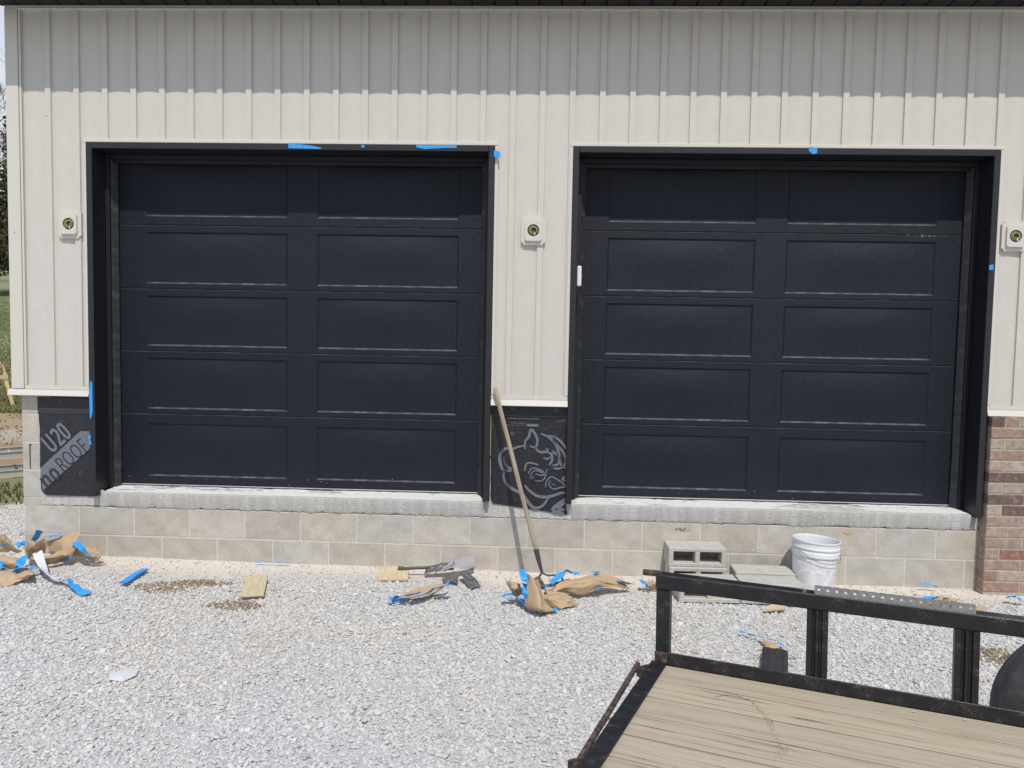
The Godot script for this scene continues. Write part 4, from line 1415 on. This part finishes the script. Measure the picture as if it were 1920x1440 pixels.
	mb.box(Vector3(-0.062, 0.0, -0.25), Vector3(0.062, 0.045, 0.3), 0.006)
	put("timber", mb.mesh(M.lumber), w)
	mb = Mb.new()
	var rows := []
	for i in 140:
		var line := []
		for j in 15:
			var x := lerpf(-0.064, 0.064, j / 14.0)
			var zq := lerpf(-0.254, 0.304, i / 139.0)
			line.append(Vector3(x, 0.049 + 0.0055 * sin(zq * 400.0 + 1.6 * sin(x * 90.0)) - (0.006 if j == 0 or j == 14 else 0.0), zq))
		rows.append(line)
	mb.grid(rows, false)
	put("ribbed_cover", mb.mesh(M.tread), w)

# ---------- concrete blocks ----------
func block_mesh(L: float, H: float, D: float) -> ArrayMesh: # hollow block lying on its face, cores running front to back
	var mb := Mb.new()
	var t := 0.032
	var cw := (L - 3.0 * t) / 2.0
	var hy := 0.027
	var xs := [-L / 2, -L / 2 + t, -L / 2 + t + cw, L / 2 - t - cw, L / 2 - t, L / 2]
	for i in 3: # webs
		mb.box(Vector3(xs[i * 2], hy - 0.0005, 0), Vector3(xs[i * 2 + 1], H - hy + 0.0005, D), 0.003)
	mb.box(Vector3(-L / 2, 0, 0), Vector3(L / 2, hy, D), 0.004)
	mb.box(Vector3(-L / 2, H - hy, 0), Vector3(L / 2, H, D), 0.004)
	for i in 2: # thin floor across the middle of each core
		mb.box(Vector3(xs[i * 2 + 1] - 0.001, hy - 0.001, 0.004), Vector3(xs[i * 2 + 2] + 0.001, H - hy + 0.001, 0.016))
	return mb.mesh(M.loose)

func build_block_stack() -> void:
	var m := block_mesh(0.39, 0.13, 0.193)
	var g := "loose concrete blocks by the bucket"
	var spots := [
		[4.60, -0.012, 0.305, 0.03, "loose concrete block front left, cores facing the trailer, under the trailer rail"],
		[5.005, -0.012, 0.300, -0.02, "loose concrete block front right in the pile, beside the white bucket"],
		[4.595, -0.012, -0.012, 0.0, "loose concrete block back left, carrying the top block of the pile"],
		[5.03, -0.012, 0.06, -0.03, "loose concrete block back right, lying against the wall beside the bucket"],
		[4.587, 0.119, -0.03, 0.015, "hollow concrete block on top of the pile with two dark cores showing"]]
	for s in spots:
		var o := solo("cinder_block", m, s[4], "concrete block", g)
		o.position = Vector3(s[0], s[1], s[2])
		o.rotation.y = s[3]

func build_bucket() -> void:
	var t := thing("plastic_bucket", "white plastic bucket with dried paint runs beside the concrete blocks", "bucket", Vector3(5.36, -0.035, 0.17))
	t.rotation = Vector3(0.0, 0.4, -0.055)
	var mb := Mb.new()
	mb.lathe([Vector2(0.0, 0.0), Vector2(0.128, 0.0), Vector2(0.132, 0.006), Vector2(0.143, 0.27)], 48)
	put("body", mb.mesh(M.bucket), t)
	mb = Mb.new()
	mb.lathe([Vector2(0.143, 0.27), Vector2(0.152, 0.272), Vector2(0.152, 0.3), Vector2(0.146, 0.302), Vector2(0.147, 0.318), Vector2(0.153, 0.32), Vector2(0.153, 0.33), Vector2(0.147, 0.331), Vector2(0.148, 0.362), Vector2(0.153, 0.364), Vector2(0.153, 0.372), Vector2(0.146, 0.373), Vector2(0.143, 0.36), Vector2(0.128, 0.01), Vector2(0.0, 0.008)], 48)
	put("rim", mb.mesh(M.pail), t)
	mb = Mb.new()
	var pts := []
	for k in 17: # wire handle hanging down the near side
		var a := PI * k / 16.0
		pts.append(Vector3(0.156 * cos(a), 0.31 - 0.07 * sin(a), 0.15 * sin(a) + 0.01))
	mb.tube(pts, [0.0016], 6)
	put("wire_handle", mb.mesh(M.iron), t)

# ---------- rake ----------
func build_rake() -> void:
	var t := thing("bow_rake", "bow rake leaning on the wall between the doors, wooden handle up", "rake")
	var top := Vector3(3.184, 1.305, 0.048)
	var low := Vector3(3.536, 0.085, 0.285)
	var d := (low - top).normalized()
	var len := (low - top).length()
	var x := d.cross(Vector3.BACK).normalized()
	t.transform = Transform3D(Basis(x, -d, x.cross(-d)), low)
	var mb := Mb.new()
	var pts := []
	var rad := []
	for i in 14:
		var y := lerpf(0.12, len, i / 13.0)
		pts.append(Vector3(0.003 * gn.get_noise_2d(y * 300.0, 0), y, 0))
		rad.append(0.0155 - 0.001 * absf(i / 13.0 - 0.5) + (0.0 if i < 13 else -0.004))
	mb.tube(pts, rad, 14)
	put("handle", mb.mesh(M.handle), t)
	mb = Mb.new()
	mb.tube([Vector3(0, 0.16, 0), Vector3(0, 0.1, 0), Vector3(0, 0.0, 0)], [0.0185, 0.0165, 0.0085], 12)
	put("ferrule", mb.mesh(M.ferrule), t)
	for s in [-1.0, 1.0]:
		mb = Mb.new()
		mb.tube([Vector3(0, 0.02, 0), Vector3(s * 0.008, -0.008, 0.0), Vector3(s * 0.035, -0.026, 0.0), Vector3(s * 0.085, -0.036, 0.004), Vector3(s * 0.118, -0.056, 0.02), Vector3(s * 0.122, -0.09, 0.03)], [0.0068], 8)
		put("bow", mb.mesh(M.iron), t)
	mb = Mb.new()
	mb.box(Vector3(-0.17, -0.1, 0.024), Vector3(0.17, -0.084, 0.034), 0.002)
	var hb := put("head_bar", mb.mesh(M.iron), t)
	mb = Mb.new()
	mb.tube([Vector3(0, -0.09, 0.03), Vector3(0, -0.098, 0.06), Vector3(0, -0.112, 0.085)], [0.005, 0.0045, 0.002], 6)
	var tm := mb.mesh(M.iron)
	for k in 14:
		put("tooth", tm, hb).position.x = -0.162 + k * 0.0249

# ---------- paper, tape and scraps ----------
func V(x: float, y: float, z: float) -> Vector3:
	return Vector3(x, y, z)

func lay(rows: Array) -> Array: # heights become heights over the ground, and nothing enters the wall
	var r := []
	for row in rows:
		var l := []
		for p in row:
			var z: float = p.z
			if p.x > -0.26:
				z = maxf(z, -0.02)
			l.append(Vector3(p.x, p.y + gy(p.x, z) + 0.012, z))
		r.append(l)
	return r

func patch(rows: Array, u: float, v: float) -> Vector3:
	var lines := []
	for r in rows:
		lines.append(along(r, u))
	return along(lines, v)

func along(pts: Array, t: float) -> Vector3:
	var n := pts.size() - 1
	var f := clampf(t * n, 0.0, n - 0.0001)
	var i := int(f)
	var a: Vector3 = pts[i]
	var b: Vector3 = pts[i + 1]
	var p: Vector3 = pts[i - 1] if i > 0 else a * 2.0 - b
	var q: Vector3 = pts[i + 2] if i + 2 <= n else b * 2.0 - a
	return a.cubic_interpolate(b, p, q, f - i)

func crumpled(rows: Array, sd: float, amp := 0.02, nu := 34, nv := 26) -> ArrayMesh: # paper pulled over the control points, with creases
	var mb := Mb.new()
	var out := []
	var ctl := lay(rows)
	for i in nv:
		var line := []
		for j in nu:
			var u := j / (nu - 1.0)
			var v := i / (nv - 1.0)
			var p := patch(ctl, u, v)
			var c1 := 1.0 - absf(gn.get_noise_2d(u * 62.0 + sd * 91.0, v * 50.0 + sd * 17.0)) * 2.6
			var c2 := 1.0 - absf(gn.get_noise_2d(u * 150.0 + v * 80.0 + sd * 33.0, v * 110.0)) * 2.6
			var edge := 0.012 * gn.get_noise_2d(sd * 50.0 + v * 200.0, u * 200.0)
			p += Vector3(edge, amp * (0.7 * c1 + 0.35 * c2 * c2 * signf(c2) - 0.55), edge)
			p.y = maxf(p.y, gy(p.x, p.z) + 0.004)
			line.append(p)
		out.append(line)
	mb.grid(out, true)
	return mb.mesh(M.paper)

func ribbon(row: Array, width: float, mt: Material, sd: float, tilt := 0.15) -> ArrayMesh: # a strip of tape along a line of points
	var mb := Mb.new()
	var ctl: Array = lay([row])[0]
	var n := 24
	var lines := [[], [], []]
	for i in n:
		var t := i / (n - 1.0)
		var p := along(ctl, t)
		var d := (along(ctl, minf(t + 0.03, 1.0)) - along(ctl, maxf(t - 0.03, 0.0))).normalized()
		var side := d.cross(Vector3.UP).normalized()
		var a := tilt + 1.1 * gn.get_noise_2d(t * 130.0 + sd * 60.0, sd * 20.0)
		var s := side * cos(a) + Vector3.UP * sin(a)
		var w := width * (1.0 + 0.25 * gn.get_noise_2d(t * 300.0, sd * 44.0))
		for k in 3:
			var q := p + s * w * (k - 1) * 0.5
			if k == 1:
				q += side.cross(s).normalized() * 0.003 + Vector3.UP * 0.003
			q.y = maxf(q.y, gy(q.x, q.z) + 0.008)
			lines[k].append(q)
	mb.grid(lines)
	return mb.mesh(mt)

func litter(called: String, label: String, category: String, sheets: Array, tapes: Array, white: Array, sd: float, amp := 0.02, tw := 0.042, group := "") -> void:
	var c := Vector3.ZERO
	var t := thing(called, label, category, Vector3.ZERO, group)
	for i in sheets.size():
		put("paper_sheet", crumpled(sheets[i], sd + i * 3.0, amp), t)
	for i in tapes.size():
		put("tape_strip", ribbon(tapes[i], tw, M.tape, sd + i), t)
	for i in white.size():
		put("tape_strip", ribbon(white[i], tw * 1.1, M.tape_back, sd + 40 + i), t, "tape strip turned pale side up")

func build_litter() -> void:
	litter("paper_heap", "crumpled heap of brown paper and blue tape at the left corner of the wall", "paper heap", [
		[[V(-0.053, 0.1, 0.003), V(0.069, 0.15, 0.031), V(0.257, 0.2, 0.099)], [V(-0.041, 0.06, -0.001), V(0.155, 0.13, 0.148), V(0.288, 0.17, 0.17)], [V(0.023, 0.04, 0.06), V(0.192, 0.07, 0.201), V(0.266, 0.06, 0.198)]],
		[[V(-0.159, 0.12, 0.089), V(0.129, 0.2, 0.409), V(0.026, 0.16, 0.132)], [V(-0.074, 0.1, 0.202), V(0.133, 0.17, 0.404), V(0.063, 0.12, 0.177)], [V(-0.027, 0.04, 0.25), V(-0.011, 0.06, 0.161), V(0.018, 0.05, 0.123)]],
		[[V(-0.173, 0.02, 0.372), V(-0.018, 0.03, 0.413), V(0.169, 0.06, 0.481)], [V(-0.024, 0.03, 0.576), V(0.111, 0.04, 0.594), V(0.276, 0.07, 0.629)], [V(0.074, 0.01, 0.709), V(0.149, 0.01, 0.66), V(0.219, 0.02, 0.598)]],
		[[V(-0.345, 0.16, 0.144), V(-0.236, 0.2, 0.198), V(-0.225, 0.16, 0.16)], [V(-0.336, 0.1, 0.147), V(-0.226, 0.12, 0.181), V(-0.174, 0.1, 0.158)], [V(-0.321, 0.05, 0.158), V(-0.239, 0.05, 0.123), V(-0.111, 0.06, 0.171)]],
		[[V(-0.279, 0.06, 0.215), V(-0.067, 0.1, 0.384), V(0.018, 0.08, 0.357)], [V(-0.175, 0.06, 0.358), V(-0.014, 0.08, 0.459), V(0.09, 0.08, 0.472)], [V(-0.166, 0.02, 0.371), V(-0.081, 0.02, 0.387), V(0.024, 0.03, 0.409)]],
		[[V(0.233, 0.13, 0.112), V(0.332, 0.14, 0.166), V(0.406, 0.1, 0.151)], [V(0.237, 0.1, 0.114), V(0.367, 0.09, 0.2), V(0.449, 0.06, 0.153)], [V(0.226, 0.06, 0.109), V(0.347, 0.02, 0.144), V(0.424, 0, 0.171)]],
		[[V(0.076, 0.1, 0.344), V(0.129, 0.09, 0.278), V(0.205, 0.1, 0.172)], [V(0.068, 0.06, 0.334), V(0.163, 0.07, 0.308), V(0.256, 0.08, 0.23)], [V(0.076, 0.01, 0.314), V(0.129, 0.01, 0.234), V(0.217, 0.02, 0.157)]]], [
		[V(-0.047, 0.14, 0.151), V(-0.013, 0.18, 0.155), V(0.02, 0.22, 0.174)],
		[V(-0.033, 0.13, 0.026), V(0.048, 0.16, 0.072), V(0.112, 0.17, 0.073)],
		[V(0.276, 0.15, 0.181), V(0.352, 0.13, 0.237), V(0.399, 0.08, 0.241), V(0.455, 0.08, 0.235), V(0.489, 0.09, 0.214)],
		[V(0.122, 0.05, 0.58), V(0.151, 0.1, 0.58), V(0.104, 0.13, 0.47)],
		[V(-0.241, 0.14, 0.255), V(-0.18, 0.14, 0.276), V(-0.151, 0.12, 0.255)],
		[V(0.011, 0.16, 0.355), V(-0.001, 0.18, 0.349), V(0.017, 0.18, 0.32)],
		[V(-0.081, 0.08, 0.466), V(-0.044, 0.06, 0.467), V(-0.043, 0.03, 0.439)],
		[V(0.129, 0.05, 0.488), V(0.181, 0.06, 0.468), V(0.21, 0.08, 0.412)],
		[V(0.204, 0.02, 0.21), V(0.243, 0.04, 0.222), V(0.246, 0.05, 0.179)],
		[V(0.493, 0.035, 0.629), V(0.573, 0.03, 0.691), V(0.676, 0.015, 0.779), V(0.741, 0.01, 0.798)]], [
		[V(0.129, 0.13, 0.366), V(0.225, 0.1, 0.477), V(0.301, 0.05, 0.54), V(0.377, 0.04, 0.59), V(0.444, 0.03, 0.618), V(0.506, 0.035, 0.628)]], 1, 0.016, 0.05)
	litter("paper_strip", "single strip of brown paper edged with blue tape near the dark offcuts", "paper", [
		[[V(2.658, 0.03, 0.667), V(2.755, 0.05, 0.605), V(2.874, 0.08, 0.58), V(2.943, 0.09, 0.54)], [V(2.654, 0.03, 0.717), V(2.775, 0.04, 0.645), V(2.878, 0.06, 0.613), V(2.933, 0.07, 0.565)], [V(2.661, 0, 0.678), V(2.786, 0.01, 0.666), V(2.825, 0, 0.613), V(2.872, 0.02, 0.566)]]], [
		[V(2.599, 0.04, 0.77), V(2.64, 0.04, 0.747), V(2.716, 0.05, 0.73), V(2.79, 0.06, 0.693)],
		[V(2.615, 0.02, 0.75), V(2.715, 0.04, 0.76), V(2.821, 0.05, 0.68), V(2.878, 0.08, 0.664), V(2.969, 0.1, 0.643)]], [], 12, 0.012, 0.046)
	litter("paper_heap", "crumpled heap of brown paper and blue tape at the foot of the rake", "paper heap", [
		[[V(3.431, 0.2, 0.669), V(3.469, 0.2, 0.751), V(3.522, 0.14, 0.662)], [V(3.445, 0.14, 0.772), V(3.509, 0.15, 0.835), V(3.549, 0.08, 0.76)], [V(3.44, 0.04, 0.787), V(3.524, 0.06, 0.891), V(3.602, 0.03, 0.8)], [V(3.506, 0, 0.78), V(3.551, 0, 0.794), V(3.615, 0, 0.77)]],
		[[V(3.315, 0.12, 0.619), V(3.342, 0.14, 0.637), V(3.395, 0.12, 0.633)], [V(3.336, 0.08, 0.62), V(3.364, 0.1, 0.678), V(3.416, 0.09, 0.642)], [V(3.355, 0.03, 0.571), V(3.382, 0.03, 0.588), V(3.422, 0.03, 0.564)]],
		[[V(3.494, 0.18, 0.663), V(3.521, 0.19, 0.693), V(3.548, 0.14, 0.68)], [V(3.515, 0.14, 0.662), V(3.541, 0.14, 0.66), V(3.556, 0.1, 0.659)], [V(3.536, 0.06, 0.54), V(3.557, 0.06, 0.559), V(3.57, 0.05, 0.569)]],
		[[V(3.602, 0.1, 0.634), V(3.656, 0.13, 0.553), V(3.756, 0.12, 0.445), V(3.892, 0.12, 0.363), V(4.002, 0.1, 0.311), V(4.085, 0.06, 0.335)], [V(3.609, 0.08, 0.635), V(3.676, 0.1, 0.586), V(3.774, 0.1, 0.512), V(3.9, 0.11, 0.444), V(4.012, 0.08, 0.36), V(4.121, 0.03, 0.327)], [V(3.624, 0.04, 0.595), V(3.719, 0.04, 0.545), V(3.817, 0.03, 0.485), V(3.923, 0.06, 0.439), V(4.033, 0.04, 0.367), V(4.172, 0, 0.319)]],
		[[V(3.556, 0.08, 0.619), V(3.629, 0.09, 0.622), V(3.689, 0.07, 0.638)], [V(3.55, 0.06, 0.681), V(3.628, 0.07, 0.703), V(3.736, 0.04, 0.644)], [V(3.57, 0.01, 0.69), V(3.649, 0.01, 0.721), V(3.783, 0, 0.642)]]], [
		[V(3.408, 0.22, 0.671), V(3.423, 0.2, 0.734), V(3.431, 0.17, 0.764)],
		[V(3.286, 0.05, 0.677), V(3.331, 0.06, 0.662), V(3.385, 0.05, 0.687), V(3.433, 0.04, 0.731)],
		[V(3.424, 0.15, 0.723), V(3.438, 0.12, 0.771), V(3.433, 0.07, 0.78)],
		[V(3.434, 0.03, 0.778), V(3.459, 0.04, 0.767), V(3.499, 0.02, 0.8), V(3.628, 0.015, 0.774)],
		[V(3.535, 0.13, 0.692), V(3.562, 0.12, 0.658)],
		[V(3.591, 0.07, 0.437), V(3.677, 0.1, 0.32), V(3.724, 0.13, 0.366), V(3.772, 0.12, 0.398)],
		[V(3.87, 0.13, 0.375), V(3.907, 0.13, 0.348)],
		[V(4.033, 0.08, 0.358), V(4.076, 0.07, 0.345), V(4.123, 0.04, 0.314)],
		[V(3.881, 0.04, 0.446), V(3.927, 0.07, 0.469)]], [], 21, 0.015, 0.045)
	litter("paper_scrap", "small brown paper scrap with a blue tape edge beside the trailer post", "paper", [
		[[V(4.223, 0.05, 0.245), V(4.269, 0.06, 0.272)], [V(4.237, 0.04, 0.303), V(4.303, 0.05, 0.327)], [V(4.261, 0, 0.288), V(4.332, 0, 0.281)]]], [
		[V(4.204, 0.06, 0.278), V(4.217, 0.045, 0.32), V(4.256, 0.01, 0.319)]], [], 33, 0.012, 0.045)
	litter("paper_scrap", "brown paper scrap trailing a thin blue tape strip, seen through the trailer rail", "paper", [
		[[V(4.75, 0.02, 1.125), V(4.787, 0.03, 1.177), V(4.829, 0.03, 1.188)], [V(4.75, 0.015, 1.188), V(4.778, 0.02, 1.227), V(4.809, 0.02, 1.239)], [V(4.724, 0, 1.24), V(4.762, 0, 1.266), V(4.804, 0, 1.219)]]], [
		[V(4.658, 0.02, 1.023), V(4.699, 0.02, 1.051), V(4.752, 0.025, 1.114), V(4.822, 0.03, 1.174)],
		[V(4.823, 0.03, 1.189), V(4.857, 0.01, 1.195)]], [], 41, 0.008, 0.022)
	litter("paper_heap", "torn brown paper with blue tape bits near the brick corner", "paper heap", [
		[[V(5.911, 0.02, 0.362), V(6.026, 0.04, 0.348), V(6.171, 0.05, 0.3)], [V(5.92, 0.02, 0.402), V(6.043, 0.02, 0.37), V(6.113, 0.04, 0.401)], [V(5.953, 0, 0.361), V(6.067, 0, 0.35), V(6.124, 0, 0.345)]],
		[[V(6.123, 0.05, 0.368), V(6.128, 0.09, 0.445), V(6.194, 0.06, 0.412)], [V(6.098, 0.03, 0.394), V(6.116, 0.06, 0.46), V(6.195, 0.03, 0.425)], [V(6.099, 0, 0.408), V(6.146, 0.01, 0.432), V(6.221, 0, 0.416)]],
		[[V(6.171, 0.04, 0.457), V(6.251, 0.04, 0.469), V(6.33, 0.05, 0.491)], [V(6.151, 0.03, 0.508), V(6.23, 0.03, 0.521), V(6.29, 0.04, 0.562)], [V(6.153, 0, 0.52), V(6.243, 0, 0.512), V(6.3, 0, 0.525)]]], [
		[V(5.875, 0.04, 0.32), V(5.899, 0.03, 0.33), V(5.902, 0.01, 0.354)],
		[V(5.996, 0.05, 0.38), V(6.056, 0.05, 0.354), V(6.11, 0.05, 0.327)],
		[V(6.092, 0.02, 0.406), V(6.113, 0.04, 0.401)]], [], 51, 0.014, 0.035)
	# torn loose tape strips
	var fm := Mb.new()
	var fa := []
	for i in 12:
		var f := i / 11.0
		var line := []
		for j in 4:
			line.append(Vector3(-0.024 + 0.016 * j + 0.002 * sin(f * 9.0), 0.004 * sin(f * 5.0) + (0.006 if j == 0 or j == 3 else 0.009), lerpf(-0.165, 0.165, f)))
		fa.append(line)
	fm.grid(fa, true)
	fm.box(Vector3(-0.023, -0.003, -0.164), Vector3(0.022, 0.002, 0.164))
	var fo := solo("tape_strip", fm.mesh(M.tape), "folded flat length of bright blue tape lying alone on the stones at left", "tape")
	fo.transform = Transform3D(Basis(Vector3.UP, 0.066) * Basis(Vector3.RIGHT, -0.04), Vector3(0.843, gy(0.843, 0.45) + 0.026, 0.455))
	litter("tape_strip", "thin blue tape scrap against the block wall below the left door", "tape", [], [[V(1.5, 0.01, 0.035), V(1.6, 0.015, 0.03), V(1.74, 0.01, 0.03)]], [], 64.0, 0.0, 0.016)
	litter("tape_strip", "small blue tape scrap on the stones below the brick corner", "tape", [], [[V(6.60, 0.03, 0.23), V(6.65, 0.045, 0.25), V(6.69, 0.02, 0.28)]], [], 67.0, 0.0, 0.045)
	litter("tape_strip", "blue tape scrap lying at the foot of the wall left of the brick corner", "tape", [], [[V(6.14, 0.035, 0.03), V(6.2, 0.04, 0.03), V(6.27, 0.02, 0.03)]], [], 69.0, 0.0, 0.02)
	# wood scraps
	var mb := Mb.new()
	mb.box(Vector3(-0.07, 0.0, -0.185), Vector3(0.07, 0.014, 0.185), 0.002)
	var o := solo("wood_scrap", mb.mesh(M.osb), "small square of yellow sheathing lying alone on the stones", "wood scrap")
	o.transform = Transform3D(Basis(Vector3.UP, 0.277) * Basis(Vector3.RIGHT, 0.03), Vector3(1.70, 0.03, 0.585))
	mb = Mb.new()
	mb.box(Vector3(-0.1, 0.0, -0.1), Vector3(0.1, 0.016, 0.1), 0.002)
	o = solo("wood_scrap", mb.mesh(M.osb), "yellow sheathing offcut under the dark metal bar near the wall", "wood scrap")
	o.transform = Transform3D(Basis(Vector3.UP, 0.12) * Basis(Vector3.RIGHT, 0.14), Vector3(2.525, 0.02, 0.215))
	mb = Mb.new()
	mb.tube([Vector3(0, 0, 0), Vector3(0.16, 0.005, -0.02), Vector3(0.31, 0.02, -0.05)], [0.011, 0.01, 0.01], 10)
	mb.box(Vector3(-0.03, -0.012, -0.014), Vector3(0.01, 0.012, 0.014), 0.003)
	o = solo("pry_bar", mb.mesh(M.iron), "dark metal bar resting on the yellow offcut near the wall", "metal bar")
	o.position = Vector3(2.575, 0.05, 0.17)
	# bent flashing offcuts and torn dark sheet
	var fl := [
		["bent grey metal flashing offcut on top of the dark scraps near the wall", [[V(2.83, 0.06, 0.12), V(2.93, 0.09, 0.08), V(3.07, 0.12, 0.03)], [V(2.85, 0.05, 0.2), V(2.95, 0.06, 0.17), V(3.06, 0.075, 0.13)]], "light", 71.0],
		["dark bent metal offcut beside the pry bar", [[V(2.74, 0.05, 0.15), V(2.82, 0.07, 0.12), V(2.93, 0.085, 0.1)], [V(2.73, 0.02, 0.22), V(2.82, 0.03, 0.2), V(2.93, 0.05, 0.17)]], "dark", 74.0],
		["crumpled dark sheet scrap nearest the camera in the metal offcuts", [[V(2.97, 0.05, 0.24), V(3.0, 0.07, 0.22), V(3.03, 0.05, 0.21)], [V(3.02, 0.04, 0.33), V(3.05, 0.05, 0.31), V(3.09, 0.03, 0.29)], [V(3.07, 0.0, 0.42), V(3.1, 0.015, 0.4), V(3.14, 0.0, 0.37)]], "dark", 77.0],
		["torn black scrap in the middle of the metal offcuts", [[V(2.86, 0.04, 0.24), V(2.92, 0.05, 0.23), V(2.97, 0.03, 0.24)], [V(2.88, 0.0, 0.34), V(2.93, 0.02, 0.34), V(2.98, 0.0, 0.35)]], "dark", 79.0]]
	for e in fl:
		var m := crumpled(e[1], e[3], 0.014, 16, 12)
		m.surface_set_material(0, M.scrap_light if e[2] == "light" else M.scrap)
		solo("flashing_scrap", m, e[0], "metal scrap", "offcuts near the wall")
	# flat pale rock and a wood splinter
	var sm := stone_mesh(77, 0.22)
	o = solo("flat_rock", sm, "large flat pale rock among the small stones at left", "rock")
	o.mesh.surface_set_material(0, M.white_rock)
	o.transform = Transform3D(Basis(Vector3.UP, 0.5).scaled(Vector3(0.06, 0.06, 0.075)), Vector3(1.55, 0.012, 1.85))
	mb = Mb.new()
	mb.prism(PackedVector2Array([Vector2(-0.09, -0.02), Vector2(0.05, -0.035), Vector2(0.1, 0.01), Vector2(0.02, 0.04), Vector2(-0.05, 0.02)]), 0.0, 0.012)
	o = solo("wood_splinter", mb.mesh(M.osb), "pale wood splinter on the stones in front of the concrete blocks", "wood scrap")
	o.transform = Transform3D(Basis(Vector3.RIGHT, -PI / 2 + 0.1) * Basis(Vector3.BACK, 0.35), Vector3(4.98, 0.0, 0.6))
	# clods of brown soil mixed in the stone
	var clod := stone_mesh(55, 0.6)
	clod.surface_set_material(0, M.chip)
	for e in [[1.12, 0.60, 0.2, 0.11, "larger patch of brown soil clods on the stones below the left door"], [1.32, 0.49, 0.16, 0.06, "thin brown soil patch behind the larger soil patch"], [1.69, 0.88, 0.16, 0.08, "brown soil patch in front of the yellow sheathing square"], [6.02, 1.2, 0.16, 0.12, "reddish soil patch in the stones seen under the trailer rail"]]:
		var X := []
		var C := []
		for i in 340:
			var a := rng.randf() * TAU
			var r := sqrt(rng.randf())
			var p := Vector3(e[0] + cos(a) * r * e[2] * rng.randf_range(0.7, 1.3), 0, e[1] + sin(a) * r * e[3] * rng.randf_range(0.7, 1.3))
			p.y = gy(p.x, p.z) + 0.008 + rng.randf() * 0.018 * (1.0 - r)
			var s := rng.randf_range(0.002, 0.009)
			X.append(Transform3D(Basis.from_euler(Vector3(rng.randf() * 6, rng.randf() * 6, rng.randf() * 6)).scaled(Vector3(s, s, s)), p))
			var k := rng.randf_range(0.6, 1.3)
			C.append(Color(0.33 * k, 0.25 * k, 0.165 * k))
		var t := thing("soil_patch", e[4], "soil")
		t.set_meta("kind", "stuff")
		scatter("soil_clods", t, clod, X, C)

func flat_tape(label: String, pts: Array, z: float, lift := 0.0) -> void: # torn tape stuck to the door frame, one corner lifting
	var mb := Mb.new()
	var poly := PackedVector2Array()
	for p in pts:
		poly.append(Vector2(p[0], p[1]))
	mb.prism(poly, z, z + 0.0015)
	if lift > 0.0:
		var lo: float = pts[0][1]
		for i in mb.v.size():
			mb.v[i].z += lift * clampf((lo - mb.v[i].y) / 0.06, 0.0, 1.0)
	solo("tape_scrap", mb.mesh(M.tape), label, "tape", "blue tape left on the door frames")

func build_tape() -> void:
	flat_tape("long blue tape remnant on the left door's header, left of two", [[1.728, 2.958], [1.73, 2.928], [1.95, 2.925], [1.965, 2.93], [1.9, 2.945], [1.82, 2.954]], 0.0278)
	flat_tape("tiny blue tape remnant between the two long ones on the left door's header", [[2.235, 2.955], [2.24, 2.935], [2.262, 2.94], [2.255, 2.954]], 0.0278)
	flat_tape("long blue tape remnant near the right end of the left door's header", [[2.615, 2.958], [2.617, 2.94], [2.68, 2.93], [2.8, 2.938], [2.895, 2.94], [2.893, 2.957]], 0.0278)
	flat_tape("blue tape flap hanging off the left door's top right corner", [[3.15, 2.928], [3.152, 2.878], [3.196, 2.872], [3.19, 2.915]], 0.028, 0.018)
	flat_tape("blue tape square on the right door's header", [[5.27, 2.966], [5.268, 2.94], [5.298, 2.918], [5.324, 2.926], [5.322, 2.962]], 0.0278)
	flat_tape("small blue tape triangle on the right door's right jamb", [[6.494, 2.196], [6.492, 2.166], [6.521, 2.164], [6.52, 2.2]], 0.0278)
	flat_tape("long narrow blue tape sliver on the left door's left jamb", [[0.308, 1.29], [0.299, 1.2], [0.303, 1.02], [0.312, 1.03], [0.322, 1.08], [0.322, 1.28]], 0.0278)
	flat_tape("frayed blue tape bit low on the left door's left jamb", [[0.297, 0.906], [0.285, 0.888], [0.296, 0.87], [0.292, 0.84], [0.313, 0.834], [0.302, 0.87], [0.309, 0.9]], 0.0278)
	var mb := Mb.new()
	mb.box(Vector3(-0.015, -0.07, 0.0), Vector3(0.015, 0.07, 0.016), 0.006)
	var o := solo("plastic_clip", mb.mesh(M.white), "white plastic cover clipped to the right door's left stop", "clip")
	o.position = Vector3(3.752, 2.085, -0.02)
